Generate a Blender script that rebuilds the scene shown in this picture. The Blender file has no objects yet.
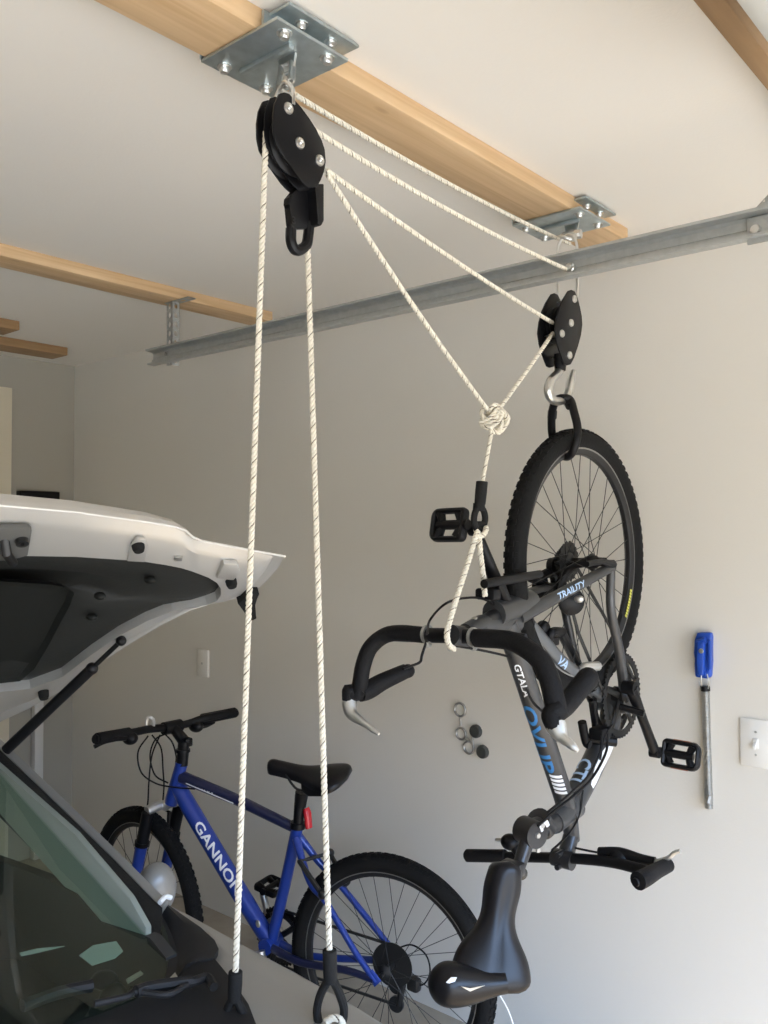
import bpy, bmesh, math, random
from mathutils import Vector as V, Matrix
random.seed(7)
PI = math.pi
scn = bpy.context.scene
COL = scn.collection

# ------------------------------------------------------------------ camera maths (768 x 1024)
FPX = 870.0
EYE = V((0, 0, 1.64))
_F = V((-.651, .759, 0)).normalized()
_R = V((_F.y, -_F.x, 0))
_p = math.atan(18 / FPX)
_FW = _F * math.cos(_p) + V((0, 0, 1)) * math.sin(_p)
_UP = -_F * math.sin(_p) + V((0, 0, 1)) * math.cos(_p)


def ray(px, py):
    return _FW + _R * ((px - 384) / FPX) + _UP * ((512 - py) / FPX)


def ax_(px, py, i, v):
    r = ray(px, py)
    return EYE + r * ((v - EYE[i]) / r[i])


def PX(px, py, x): return ax_(px, py, 0, x)
def PY(px, py, y): return ax_(px, py, 1, y)
def PZ(px, py, z): return ax_(px, py, 2, z)
def PD(px, py, d): return EYE + ray(px, py) * d


class Plane:
    """a real plane through three world points; gives the point of the plane along a sight line"""
    def __init__(s, a, b, c):
        s.o = a
        s.n = (b - a).cross(c - a).normalized()
        if s.n.dot(EYE - a) < 0: s.n = -s.n

    def at(s, px, py, off=0):
        r = ray(px, py)
        t = (s.o - EYE).dot(s.n) / r.dot(s.n)
        return EYE + r * t + s.n * off


# ------------------------------------------------------------------ materials
def mat(name, col, rough=.5, metal=0.0, noise=0.0, nscale=20, bump=0.0, bscale=None, spec=None, coat=0.0, stretch=None):
    m = bpy.data.materials.new(name); m.use_nodes = True
    nt = m.node_tree; b = nt.nodes['Principled BSDF']
    b.inputs['Base Color'].default_value = (*col, 1)
    b.inputs['Roughness'].default_value = rough
    b.inputs['Metallic'].default_value = metal
    if spec is not None: b.inputs['Specular IOR Level'].default_value = spec
    if coat: b.inputs['Coat Weight'].default_value = coat; b.inputs['Coat Roughness'].default_value = .15
    tc = nt.nodes.new('ShaderNodeTexCoord'); mp = nt.nodes.new('ShaderNodeMapping')
    nt.links.new(tc.outputs['Object'], mp.inputs['Vector'])
    if stretch: mp.inputs['Scale'].default_value = stretch
    if noise:
        n = nt.nodes.new('ShaderNodeTexNoise'); n.inputs['Scale'].default_value = nscale; n.inputs['Detail'].default_value = 5
        nt.links.new(mp.outputs['Vector'], n.inputs['Vector'])
        r = nt.nodes.new('ShaderNodeValToRGB')
        r.color_ramp.elements[0].position = .3; r.color_ramp.elements[1].position = .7
        r.color_ramp.elements[0].color = (*[c * (1 - noise) for c in col], 1)
        r.color_ramp.elements[1].color = (*[min(1, c * (1 + noise)) for c in col], 1)
        nt.links.new(n.outputs['Fac'], r.inputs['Fac']); nt.links.new(r.outputs['Color'], b.inputs['Base Color'])
    if bump:
        n2 = nt.nodes.new('ShaderNodeTexNoise'); n2.inputs['Scale'].default_value = bscale or nscale; n2.inputs['Detail'].default_value = 4
        nt.links.new(mp.outputs['Vector'], n2.inputs['Vector'])
        bp = nt.nodes.new('ShaderNodeBump'); bp.inputs['Strength'].default_value = bump; bp.inputs['Distance'].default_value = .01
        nt.links.new(n2.outputs['Fac'], bp.inputs['Height']); nt.links.new(bp.outputs['Normal'], b.inputs['Normal'])
    return m


def wood(name, c0, c1, cs, along):
    m = bpy.data.materials.new(name); m.use_nodes = True
    nt = m.node_tree; N = nt.nodes; L = nt.links; b = N['Principled BSDF']
    b.inputs['Roughness'].default_value = .62
    tc = N.new('ShaderNodeTexCoord'); mp = N.new('ShaderNodeMapping')
    sc = [38, 38, 38]; sc['xyz'.index(along)] = 1.6
    mp.inputs['Scale'].default_value = sc
    L.new(tc.outputs['Object'], mp.inputs['Vector'])
    n = N.new('ShaderNodeTexNoise'); n.inputs['Scale'].default_value = 1.0; n.inputs['Detail'].default_value = 7; n.inputs['Distortion'].default_value = .8
    L.new(mp.outputs['Vector'], n.inputs['Vector'])
    r = N.new('ShaderNodeValToRGB')
    r.color_ramp.elements[0].position = .30; r.color_ramp.elements[0].color = (*c0, 1)
    r.color_ramp.elements[1].position = .68; r.color_ramp.elements[1].color = (*c1, 1)
    L.new(n.outputs['Fac'], r.inputs['Fac'])
    # knots: sparse voronoi spots
    mp2 = N.new('ShaderNodeMapping'); s2 = [9, 9, 9]; s2['xyz'.index(along)] = 3.2
    mp2.inputs['Scale'].default_value = s2; L.new(tc.outputs['Object'], mp2.inputs['Vector'])
    v = N.new('ShaderNodeTexVoronoi'); v.inputs['Scale'].default_value = 1.0; v.inputs['Randomness'].default_value = 1
    L.new(mp2.outputs['Vector'], v.inputs['Vector'])
    kr = N.new('ShaderNodeValToRGB')
    kr.color_ramp.elements[0].position = .05; kr.color_ramp.elements[0].color = (1, 1, 1, 1)
    kr.color_ramp.elements[1].position = .14; kr.color_ramp.elements[1].color = (0, 0, 0, 1)
    L.new(v.outputs['Distance'], kr.inputs['Fac'])
    mx = N.new('ShaderNodeMixRGB'); mx.inputs['Color2'].default_value = (*cs, 1)
    L.new(kr.outputs['Color'], mx.inputs['Fac']); L.new(r.outputs['Color'], mx.inputs['Color1'])
    L.new(mx.outputs['Color'], b.inputs['Base Color'])
    return m


M = {}
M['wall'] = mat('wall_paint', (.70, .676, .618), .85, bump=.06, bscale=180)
M['ceil'] = mat('ceiling_paint', (.80, .77, .715), .9, bump=.05, bscale=120)
M['concrete'] = mat('concrete', (.36, .315, .25), .8, noise=.18, nscale=6, bump=.08, bscale=60)
M['drive'] = mat('driveway_concrete', (.58, .48, .36), .9, noise=.08, nscale=3)
M['white_trim'] = mat('white_trim', (.66, .65, .62), .5)
M['wall_shaded'] = mat('wall_paint_shaded', (.40, .38, .325), .88, bump=.06, bscale=180)  # same wall paint, darkened to stand in for shade at the far end
M['cream'] = mat('cream_paint', (.72, .66, .52), .6)
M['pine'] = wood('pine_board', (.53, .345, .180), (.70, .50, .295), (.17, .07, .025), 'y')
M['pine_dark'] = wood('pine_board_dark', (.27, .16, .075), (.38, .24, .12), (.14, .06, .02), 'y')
M['zinc'] = mat('zinc_plate', (.46, .52, .535), .38, .85, noise=.12, nscale=40)
M['galv'] = mat('galvanised_steel', (.46, .475, .465), .45, .6, noise=.07, nscale=60)
M['steel'] = mat('bright_steel', (.72, .72, .70), .28, 1.0)
M['dull_steel'] = mat('dull_steel', (.50, .50, .48), .38, .9)
M['black_metal'] = mat('black_painted_metal', (.005, .005, .006), .40, spec=.24)
M['black_plastic'] = mat('black_plastic', (.005, .005, .006), .43, spec=.24)
M['rubber'] = mat('black_rubber', (.011, .011, .011), .75, bump=.15, bscale=200, spec=.22)
M['tyre'] = mat('tyre_rubber', (.010, .010, .010), .82, bump=.2, bscale=160, spec=.16)
M['rope'] = mat('rope_fibre', (.66, .62, .52), .8, noise=.10, nscale=300)
M['rope_fleck'] = mat('rope_tracer', (.10, .075, .05), .85)
M['frame_grey'] = mat('frame_graphite', (.055, .056, .058), .36, .3, coat=.3, noise=.08, nscale=30)
M['frame_black'] = mat('frame_black', (.02, .02, .022), .35, .2, coat=.3)
M['tube_silver'] = mat('frame_silver', (.13, .14, .15), .33, .4, coat=.3)
M['blue_frame'] = mat('frame_blue', (.012, .045, .30), .30, .15, coat=.6)
M['blue_dark'] = mat('frame_navy', (.010, .015, .06), .32, .15, coat=.5)
M['white_decal'] = mat('white_decal', (.80, .82, .84), .45)
M['blue_decal'] = mat('blue_decal', (.035, .19, .46), .4)
M['pale_decal'] = mat('pale_blue_decal', (.42, .58, .80), .4)
M['yellow_decal'] = mat('yellow_decal', (.62, .60, .10), .45)
M['grip'] = mat('handlebar_tape', (.008, .008, .009), .62, bump=.2, bscale=220, spec=.18)
M['lever'] = mat('silver_lever', (.66, .66, .64), .35, .85)
M['leather'] = mat('saddle_vinyl', (.005, .005, .007), .33, spec=.36, bump=.03, bscale=300)
M['leather_side'] = mat('saddle_side_vinyl', (.035, .035, .038), .42, spec=.5)
M['dark_steel'] = mat('dark_drivetrain_steel', (.035, .035, .035), .42, .6)
M['alloy'] = mat('rim_alloy', (.34, .34, .33), .38, .8)
M['alloy_dark'] = mat('rim_black', (.025, .025, .026), .38, .4)
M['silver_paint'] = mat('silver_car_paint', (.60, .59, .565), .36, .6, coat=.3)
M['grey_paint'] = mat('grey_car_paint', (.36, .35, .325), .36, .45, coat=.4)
M['trim_dark'] = mat('tailgate_lining', (.020, .021, .020), .6, spec=.25, bump=.05, bscale=150)
M['recess_dark'] = mat('tailgate_lining_recess', (.013, .014, .013), .65, spec=.2)
M['cabin_dark'] = mat('cabin_dark_plastic', (.022, .022, .022), .7)
M['cabin_light'] = mat('cabin_pillar_lining', (.22, .25, .225), .7)
M['cowl'] = mat('cowl_plastic', (.014, .014, .015), .6, spec=.25)
M['sticker'] = mat('paper_sticker', (.30, .33, .32), .6)
M['mirror_grey'] = mat('mirror_shell_grey', (.20, .197, .187), .4, .2, coat=.3)
M['red_lens'] = mat('red_lens', (.55, .02, .03), .2, spec=.6)
M['amber'] = mat('amber_reflector', (.28, .07, .02), .3)
M['blue_plastic'] = mat('blue_plastic', (.015, .07, .40), .38)
M['ivory'] = mat('switch_plate_plastic', (.76, .75, .71), .4)
M['strip_grey'] = mat('door_strip_grey', (.46, .46, .43), .5)
M['magnet'] = mat('dark_disc', (.06, .065, .062), .5, .3)
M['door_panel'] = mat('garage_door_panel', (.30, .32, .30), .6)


def glass_mat():
    m = bpy.data.materials.new('windscreen_glass'); m.use_nodes = True
    nt = m.node_tree; nt.nodes.remove(nt.nodes['Principled BSDF']); out = nt.nodes['Material Output']
    t = nt.nodes.new('ShaderNodeBsdfTransparent'); t.inputs['Color'].default_value = (.80, .88, .83, 1)
    g = nt.nodes.new('ShaderNodeBsdfGlossy'); g.inputs['Roughness'].default_value = .03; g.inputs['Color'].default_value = (.8, .85, .82, 1)
    fr = nt.nodes.new('ShaderNodeFresnel'); fr.inputs['IOR'].default_value = 1.45
    mx = nt.nodes.new('ShaderNodeMixShader')
    ge = nt.nodes.new('ShaderNodeNewGeometry'); iv = nt.nodes.new('ShaderNodeMath'); iv.operation = 'SUBTRACT'; iv.inputs[0].default_value = 1
    ml = nt.nodes.new('ShaderNodeMath'); ml.operation = 'MULTIPLY'; nt.links.new(ge.outputs['Backfacing'], iv.inputs[1])
    nt.links.new(fr.outputs['Fac'], ml.inputs[0]); nt.links.new(iv.outputs[0], ml.inputs[1]); nt.links.new(ml.outputs[0], mx.inputs['Fac']); nt.links.new(t.outputs[0], mx.inputs[1]); nt.links.new(g.outputs[0], mx.inputs[2])
    nt.links.new(mx.outputs[0], out.inputs['Surface'])
    return m


M['glass'] = glass_mat()
M['latch_grey'] = mat('latch_plate_grey', (.10, .10, .095), .5)

# ------------------------------------------------------------------ mesh builder
WL = {}


def spline(pts, k=8, closed=False):
    pts = [V(p) for p in pts]; n = len(pts); o = []
    rng = range(n if closed else n - 1)
    for i in rng:
        p1 = pts[i]; p2 = pts[(i + 1) % n]
        p0 = pts[(i - 1) % n] if (closed or i > 0) else p1 * 2 - p2
        p3 = pts[(i + 2) % n] if (closed or i + 2 < n) else p2 * 2 - p1
        for j in range(k):
            t = j / k
            o.append(.5 * ((2 * p1) + (p2 - p0) * t + (2 * p0 - 5 * p1 + 4 * p2 - p3) * t * t + (3 * p1 - p0 - 3 * p2 + p3) * t ** 3))
    if not closed: o.append(pts[-1])
    return o


def perp(d):
    d = d.normalized()
    a = V((0, 0, 1)) if abs(d.z) < .9 else V((1, 0, 0))
    u = d.cross(a).normalized()
    return u, d.cross(u).normalized()


class MB:
    def __init__(s): s.bm = bmesh.new(); s.mi = 0

    def f(s, vs):
        try:
            fc = s.bm.faces.new(vs); fc.material_index = s.mi; fc.smooth = True; return fc
        except ValueError:
            return None

    def tube(s, pts, r, n=12, closed=False, caps=True, flat=None):
        """sweep a circle (or an ellipse: flat=(direction, factor)) along pts; r is one radius or a list"""
        pts = [V(p) for p in pts]; N = len(pts)
        if N < 2: return
        rs = r if isinstance(r, (list, tuple)) else [r] * N
        if len(rs) != N:
            K = len(rs) - 1; o = []
            for i in range(N):
                f = K * i / (N - 1); k = min(K - 1, int(f)); o.append(rs[k] + (rs[k + 1] - rs[k]) * (f - k))
            rs = o
        tg = []
        for i in range(N):
            a = pts[(i - 1) % N] if (closed or i) else pts[0]
            b = pts[(i + 1) % N] if (closed or i < N - 1) else pts[-1]
            d = b - a
            tg.append(d.normalized() if d.length > 1e-9 else V((0, 0, 1)))
        u, w = perp(tg[0]); rings = []
        for i in range(N):
            if i:
                q = tg[i - 1].rotation_difference(tg[i]); u = q @ u
                u = (u - tg[i] * u.dot(tg[i])).normalized()
            w = tg[i].cross(u)
            ring = []
            for j in range(n):
                a = 2 * PI * j / n
                off = (u * math.cos(a) + w * math.sin(a)) * rs[i]
                if flat: off += flat[0] * (off.dot(flat[0]) * (flat[1] - 1))
                ring.append(s.bm.verts.new(pts[i] + off))
            rings.append(ring)
        for i in range(N if closed else N - 1):
            A, B = rings[i], rings[(i + 1) % N]
            for j in range(n): s.f((A[j], A[(j + 1) % n], B[(j + 1) % n], B[j]))
        if caps and not closed:
            s.f(rings[0][::-1]); s.f(rings[-1])

    def cyl(s, a, b, r, n=20): s.tube([V(a), V(b)], r, n)

    def lathe(s, prof, o, axis, n=40, closed=False):
        """prof: (radius, height along the axis)"""
        o = V(o); ax = V(axis).normalized(); u, w = perp(ax); rings = []
        for r, h in prof:
            if r < 1e-6: rings.append([s.bm.verts.new(o + ax * h)])
            else: rings.append([s.bm.verts.new(o + ax * h + (u * math.cos(2 * PI * j / n) + w * math.sin(2 * PI * j / n)) * r) for j in range(n)])
        K = len(rings)
        for i in range(K if closed else K - 1):
            A, B = rings[i], rings[(i + 1) % K]
            for j in range(n):
                k = (j + 1) % n
                if len(A) == 1 and len(B) > 1: s.f((A[0], B[j], B[k]))
                elif len(B) == 1 and len(A) > 1: s.f((A[j], A[k], B[0]))
                elif len(A) > 1: s.f((A[j], A[k], B[k], B[j]))

    def prism(s, pts, vec, bev=0):
        """polygon pts extruded by vec"""
        pts = [V(p) for p in pts]; vec = V(vec)
        A = [s.bm.verts.new(p) for p in pts]; B = [s.bm.verts.new(p + vec) for p in pts]
        n = len(pts); fs = [s.f(A[::-1]), s.f(B)]
        for i in range(n): fs.append(s.f((A[i], A[(i + 1) % n], B[(i + 1) % n], B[i])))
        fs = [q for q in fs if q]
        if bev:
            es = list({e for q in fs for e in q.edges})
            r = bmesh.ops.bevel(s.bm, geom=es, offset=bev, segments=2, profile=.5, affect='EDGES', clamp_overlap=True)
            for q in r['faces']: q.material_index = s.mi; q.smooth = True

    def box(s, c, size, axes=None, bev=0):
        c = V(c); X, Y, Z = axes or (V((1, 0, 0)), V((0, 1, 0)), V((0, 0, 1)))
        hx, hy, hz = [q / 2 for q in size]
        s.prism([c - X * hx - Y * hy - Z * hz, c + X * hx - Y * hy - Z * hz, c + X * hx + Y * hy - Z * hz, c - X * hx + Y * hy - Z * hz], Z * 2 * hz, bev)

    def ball(s, c, r, axes=None, n=20, m=12):
        c = V(c); rr = r if isinstance(r, (tuple, list)) else (r, r, r)
        X, Y, Z = axes or (V((1, 0, 0)), V((0, 1, 0)), V((0, 0, 1)))
        rows = []
        for i in range(m + 1):
            t = PI * i / m
            if i in (0, m): rows.append([s.bm.verts.new(c + Z * rr[2] * math.cos(t))])
            else: rows.append([s.bm.verts.new(c + X * rr[0] * math.sin(t) * math.cos(2 * PI * j / n) + Y * rr[1] * math.sin(t) * math.sin(2 * PI * j / n) + Z * rr[2] * math.cos(t)) for j in range(n)])
        for i in range(m):
            A, B = rows[i], rows[i + 1]
            for j in range(n):
                k = (j + 1) % n
                if len(A) == 1: s.f((A[0], B[j], B[k]))
                elif len(B) == 1: s.f((A[j], A[k], B[0]))
                else: s.f((A[j], B[j], B[k], A[k]))

    def grid(s, rows, closed=False):
        vs = [[s.bm.verts.new(V(p)) for p in r] for r in rows]
        for i in range(len(vs) - 1):
            n = len(vs[i])
            for j in range(n if closed else n - 1):
                s.f((vs[i][j], vs[i][(j + 1) % n], vs[i + 1][(j + 1) % n], vs[i + 1][j]))
        return vs

    def teeth_ring(s, c, axis, r_in, r_out, th, nt, depth):
        c = V(c); ax = V(axis).normalized(); u, w = perp(ax); K = nt * 4
        fr = []
        for h in (-th / 2, th / 2):
            o, i_ = [], []
            for j in range(K):
                a = 2 * PI * j / K; d = u * math.cos(a) + w * math.sin(a)
                rr = r_out if j % 4 in (0, 1) else r_out - depth
                o.append(s.bm.verts.new(c + d * rr + ax * h)); i_.append(s.bm.verts.new(c + d * r_in + ax * h))
            fr.append((o, i_))
        (o0, i0), (o1, i1) = fr
        for j in range(K):
            k = (j + 1) % K
            s.f((o0[j], o0[k], i0[k], i0[j])); s.f((o1[j], o1[k], i1[k], i1[j]))
            s.f((o0[j], o0[k], o1[k], o1[j])); s.f((i0[j], i0[k], i1[k], i1[j]))

    def build(s, name, mats, parent=None, sharp=35, loc=None):
        bm = s.bm
        bmesh.ops.recalc_face_normals(bm, faces=bm.faces)
        base = WL[parent.name] if parent else V((0, 0, 0))
        if parent is None:
            if loc is None:
                vs = [v.co for v in bm.verts]
                loc = V((sum(v.x for v in vs) / len(vs), sum(v.y for v in vs) / len(vs), min(v.z for v in vs)))
            org = V(loc)
        else:
            org = base
        me = bpy.data.meshes.new(name)
        bmesh.ops.translate(bm, verts=bm.verts, vec=-org)
        bm.to_mesh(me); bm.free()
        for m in (mats if isinstance(mats, (list, tuple)) else [mats]): me.materials.append(M[m] if isinstance(m, str) else m)
        try: me.set_sharp_from_angle(angle=math.radians(sharp))
        except Exception: pass
        o = bpy.data.objects.new(name, me); COL.objects.link(o)
        if parent: o.parent = parent
        else: o.location = org
        WL[o.name] = org
        return o


def tag(o, label, cat, group=None, kind=None):
    o['label'] = label; o['category'] = cat
    if group: o['group'] = group
    if kind: o['kind'] = kind
    return o


def thing(name, label, cat, loc, group=None):
    o = bpy.data.objects.new(name, None); COL.objects.link(o); o.location = V(loc); o.empty_display_size = .05
    WL[o.name] = V(loc)
    return tag(o, label, cat, group)


def struct(o, label=None, cat=None):
    o['kind'] = 'structure'
    if label: o['label'] = label
    if cat: o['category'] = cat
    return o


def quick(name, fn, mats, parent=None, sharp=35, loc=None):
    b = MB(); fn(b); return b.build(name, mats, parent, sharp, loc)


def rope_into(b, path, r=.0047, pitch=.024, fleck=True):
    """three laid strands and a dark tracer yarn twisting round a path"""
    pts = [V(p) for p in path]
    # resample
    cum = [0]
    for i in range(1, len(pts)): cum.append(cum[-1] + (pts[i] - pts[i - 1]).length)
    Lt = cum[-1]; N = max(6, int(Lt / pitch * 9)); res = []; k = 0
    for i in range(N + 1):
        t = Lt * i / N
        while k < len(pts) - 2 and cum[k + 1] < t: k += 1
        sg = cum[k + 1] - cum[k]
        res.append(pts[k].lerp(pts[k + 1], 0 if sg < 1e-9 else (t - cum[k]) / sg))
    tg = [(res[min(i + 1, N)] - res[max(i - 1, 0)]).normalized() for i in range(N + 1)]
    u, w = perp(tg[0]); fr = []
    for i in range(N + 1):
        if i:
            u = tg[i - 1].rotation_difference(tg[i]) @ u; u = (u - tg[i] * u.dot(tg[i])).normalized()
        fr.append((u, tg[i].cross(u)))
    for s_ in range(3):
        b.mi = 0
        path_s = []
        for i in range(N + 1):
            a = 2 * PI * (Lt * i / N / pitch + s_ / 3)
            path_s.append(res[i] + (fr[i][0] * math.cos(a) + fr[i][1] * math.sin(a)) * r * .50)
        b.tube(path_s, r * .56, 7)
    if fleck:
        b.mi = 1; path_s = []
        for i in range(N + 1):
            a = 2 * PI * (Lt * i / N / pitch + 1 / 6)
            path_s.append(res[i] + (fr[i][0] * math.cos(a) + fr[i][1] * math.sin(a)) * r * .62)
        b.tube(path_s, r * .30, 5)
        b.mi = 0


def text_pts(body, size):
    cu = bpy.data.curves.new('lettering', 'FONT'); cu.body = body; cu.size = size; cu.resolution_u = 3; cu.offset = .022
    o = bpy.data.objects.new('lettering', cu); COL.objects.link(o)
    dg = bpy.context.evaluated_depsgraph_get()
    me = bpy.data.meshes.new_from_object(o.evaluated_get(dg))
    bpy.data.objects.remove(o); bpy.data.curves.remove(cu)
    tb = bmesh.new(); tb.from_mesh(me); bmesh.ops.triangulate(tb, faces=tb.faces)
    for _ in range(4):
        es = [e for e in tb.edges if e.calc_length() > .13]
        if not es: break
        bmesh.ops.subdivide_edges(tb, edges=es, cuts=1); bmesh.ops.triangulate(tb, faces=tb.faces)
    tb.verts.index_update()
    vs = [v.co.copy() for v in tb.verts]; fs = [[v.index for v in f.verts] for f in tb.faces]; tb.free()
    bpy.data.meshes.remove(me)
    return vs, fs


def text_on_tube(b, body, a, c, r, length, face, flip=1, height=None, shear=0.0, off=.0008):
    """lettering wrapped on a tube from a towards c, facing the direction 'face'"""
    a = V(a); c = V(c); d = (c - a).normalized()
    n = face - d * face.dot(d); n.normalize(); w = n.cross(d) * flip
    vs, fs = text_pts(body, 1.0)
    x0 = min(v.x for v in vs); x1 = max(v.x for v in vs); y0 = min(v.y for v in vs); y1 = max(v.y for v in vs)
    sx = length / (x1 - x0); sy = (height or r * 1.3) / (y1 - y0)
    nv = []
    for v in vs:
        y = (v.y - (y0 + y1) / 2) * sy
        x = (v.x - x0) * sx + shear * y
        an = y / r
        nv.append(b.bm.verts.new(a + d * x + (n * math.cos(an) + w * math.sin(an)) * (r + off)))
    for f_ in fs: b.f([nv[i] for i in f_])


def text_flat(b, body, o, xd, yd, width, height):
    vs, fs = text_pts(body, 1.0)
    x0 = min(v.x for v in vs); x1 = max(v.x for v in vs); y0 = min(v.y for v in vs); y1 = max(v.y for v in vs)
    nv = [b.bm.verts.new(V(o) + xd * ((v.x - x0) / (x1 - x0) * width) + yd * ((v.y - y0) / (y1 - y0) * height)) for v in vs]
    for f_ in fs: b.f([nv[i] for i in f_])


# ------------------------------------------------------------------ the garage
ZC = 2.50; YW = 2.40; XF = -4.20; XN = 1.55; YL = -3.6
ZB = ZC - .038


def slab(name, c, size, m, **k):
    b = MB(); b.box(c, size); o = b.build(name, m, loc=V(c)); struct(o, **k); return o


slab('floor', ((XF + XN) / 2, (YW + YL) / 2, -.05), (XN - XF + .4, YW - YL + .4, .1), 'concrete', label='grey concrete garage floor', cat='floor')
slab('ceiling', ((XF + XN) / 2, (YW + YL) / 2, ZC + .05), (XN - XF + .4, YW - YL + .4, .1), 'ceil', label='off-white garage ceiling', cat='ceiling')
slab('wall_right', ((XF + XN) / 2, YW + .06, ZC / 2), (XN - XF + .4, .12, ZC), 'wall', label='cream-grey garage side wall the bikes hang in front of', cat='wall')
slab('wall_back', (XF - .06, (YW + YL) / 2, ZC / 2), (.12, YW - YL, ZC), 'wall_shaded', label='garage end wall at the far left corner', cat='wall')
slab('wall_left', ((XF + XN) / 2, YL - .06, ZC / 2), (XN - XF + .4, .12, ZC), 'wall', label='opposite side wall of the garage', cat='wall')


def front(b):
    b.box((XN + .06, 2.275, ZC / 2), (.12, .25, ZC)); b.box((XN + .06, -3.3, ZC / 2), (.12, .6, ZC)); b.box((XN + .06, -.5, 2.33), (.12, 5.0, .34))


struct(quick('wall_front', front, 'wall'), 'garage door wall around the opening', 'wall')
slab('driveway', (7.8, -.5, -.06), (12.2, 16, .12), 'drive', label='sunlit concrete driveway outside the garage', cat='driveway')

# inner door at the far left
b = MB(); q = PX(10, 375, XF)
b.box((XF + .012, q.y - .45, 1.02 + .15), (.03, .9, 2.34), bev=.004)
b.box((XF + .03, q.y - .45, 1.75), (.012, .60, .85), bev=.003); b.box((XF + .03, q.y - .45, .65), (.012, .60, .85), bev=.003)
struct(b.build('door_1', 'cream'), 'cream door at the left end of the garage', 'door')

# ceiling boards
def board(name, x0, x1, y0, y1, label, m='pine', z1=ZC, th=.038):
    b = MB(); b.box(((x0 + x1) / 2, (y0 + y1) / 2, z1 - th / 2), (x1 - x0, y1 - y0, th), bev=.003)
    return tag(b.build(name, m), label, 'board')


board('ceiling_board', -1.212, -1.075, -1.2, 2.322, 'long pine board on the ceiling carrying both steel pulley brackets')
board('ceiling_board', -2.675, -2.555, -1.2, 2.305, 'pine board on the ceiling holding the perforated strap of the door track')
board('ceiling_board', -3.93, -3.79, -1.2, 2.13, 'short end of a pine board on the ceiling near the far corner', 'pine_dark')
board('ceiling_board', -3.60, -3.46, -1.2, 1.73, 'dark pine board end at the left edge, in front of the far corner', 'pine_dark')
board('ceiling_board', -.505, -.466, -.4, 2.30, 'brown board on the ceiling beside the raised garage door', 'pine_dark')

# raised garage door lying under the ceiling
t = thing('garage_door', 'raised white garage door under the ceiling at the top right corner', 'garage door', (1.0, -.4, 2.25))
def gd(b):
    for i in range(4):
        b.box((-.285 + .52 * (i + .5), -.65, 2.325), (.515, 4.3, .04), bev=.005)
quick('door_section', gd, 'door_panel', t)
for x_, y_ in ((-.2, 1.40), (-.2, -2.6), (1.4, 1.40), (1.4, -2.6)):
    quick('hanger', lambda b: b.box((x_, y_, 2.42), (.035, .035, .16)), 'galv', t)
quick('edge_strip', lambda b: b.box((-.336, -.65, 2.315), (.034, 4.3, .075), bev=.004), 'strip_grey', t)

# door track
YT = 1.850; ZT0, ZT1 = 2.241, 2.292
t = thing('door_track', 'long galvanised steel garage door track crossing in front of the wall', 'track', (-1, YT, ZT0))
def track(b):
    x0, x1 = -2.70, 1.3
    prof = [(-.022, ZT0 - .002), (-.022, ZT0 + .004), (-.004, ZT0 + .006), (-.002, ZT0 + .018), (.004, ZT0 + .022), (.004, ZT1 - .012), (-.002, ZT1 - .006), (-.030, ZT1 - .004), (-.030, ZT1 + .002), (.008, ZT1 + .002), (.008, ZT0 - .002)]
    b.prism([(x0, YT + y, z) for y, z in prof], (x1 - x0, 0, 0))
quick('rail', track, 'galv', t, 25)


def perforated(b, o, L_, W_, ld, wd, th, n):
    """steel strip with a row of slots: o corner, along ld, across wd"""
    ld = V(ld).normalized(); wd = V(wd).normalized(); nn = ld.cross(wd).normalized() * th; o = V(o); cell = L_ / n; K = 16
    for side in (0, 1):
        for i in range(n):
            c0 = o + ld * (cell * (i + .5)) + wd * (W_ / 2) + nn * side
            out, inn = [], []
            for k in range(K):
                a = 2 * PI * (k + .5) / K; ca, sa = math.cos(a), math.sin(a)
                sc = 1 / max(abs(ca), abs(sa))
                out.append(b.bm.verts.new(c0 + ld * (ca * sc * cell / 2) + wd * (sa * sc * W_ / 2)))
                inn.append(b.bm.verts.new(c0 + ld * (ca * cell * .32) + wd * (sa * W_ * .24)))
            for k in range(K):
                j = (k + 1) % K; b.f((out[k], out[j], inn[j], inn[k]))
            if side == 0: store = inn if i == 0 else store
    b.prism([o, o + ld * L_, o + ld * L_ + wd * .0012, o + wd * .0012], nn); b.prism([o + wd * W_, o + ld * L_ + wd * W_, o + ld * L_ + wd * (W_ - .0012), o + wd * (W_ - .0012)], nn)


hx = -2.60
def hang(b):
    perforated(b, (hx - .030, YT + .012, ZT0 - .01), ZB - ZT0 + .01, .032, (0, 0, 1), (1, 0, 0), .002, 7)
    perforated(b, (hx + .004, YT + .012, ZT0 - .01), ZB - ZT0 + .01, .030, (0, 0, 1), (0, 1, 0), .002, 7)
    perforated(b, (hx - .045, YT + .012, ZB - .003), .14, .034, (1, 0, 0), (0, 1, 0), .003, 4)
quick('strap', hang, 'galv', t)
quick('bolt', lambda b: b.lathe([(0, -.008), (.008, -.008), (.008, 0), (0, 0)], (hx - .015, YT - .002, ZT0 + .03), (0, 1, 0), 6), 'dull_steel', t)
c = PY(757, 231, YT)
def br2(b):
    b.box((c.x + .02, YT - .006, c.z), (.075, .006, .055), bev=.002)
    a = PY(741, 224, YT + .02); e = PY(797, 163, YT + .02)
    d = (e - a).normalized(); w = d.cross(V((0, 1, 0))).normalized()
    if w.z > 0: w = -w
    perforated(b, a, (e - a).length, .034, d, w, .002, 5)
quick('strap', br2, 'galv', t)
quick('bolt', lambda b: (b.lathe([(0, -.012), (.009, -.010), (.011, -.004), (.011, 0), (0, 0)], (c.x, YT - .006, c.z), (0, 1, 0), 12)), 'steel', t)
cb = PY(571, 268, YT - .006)
quick('bolt', lambda b: (b.lathe([(0, -.016), (.007, -.015), (.009, -.008), (.012, -.006), (.012, 0), (0, 0)], cb, (0, 1, 0), 12)), 'steel', t)


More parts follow.
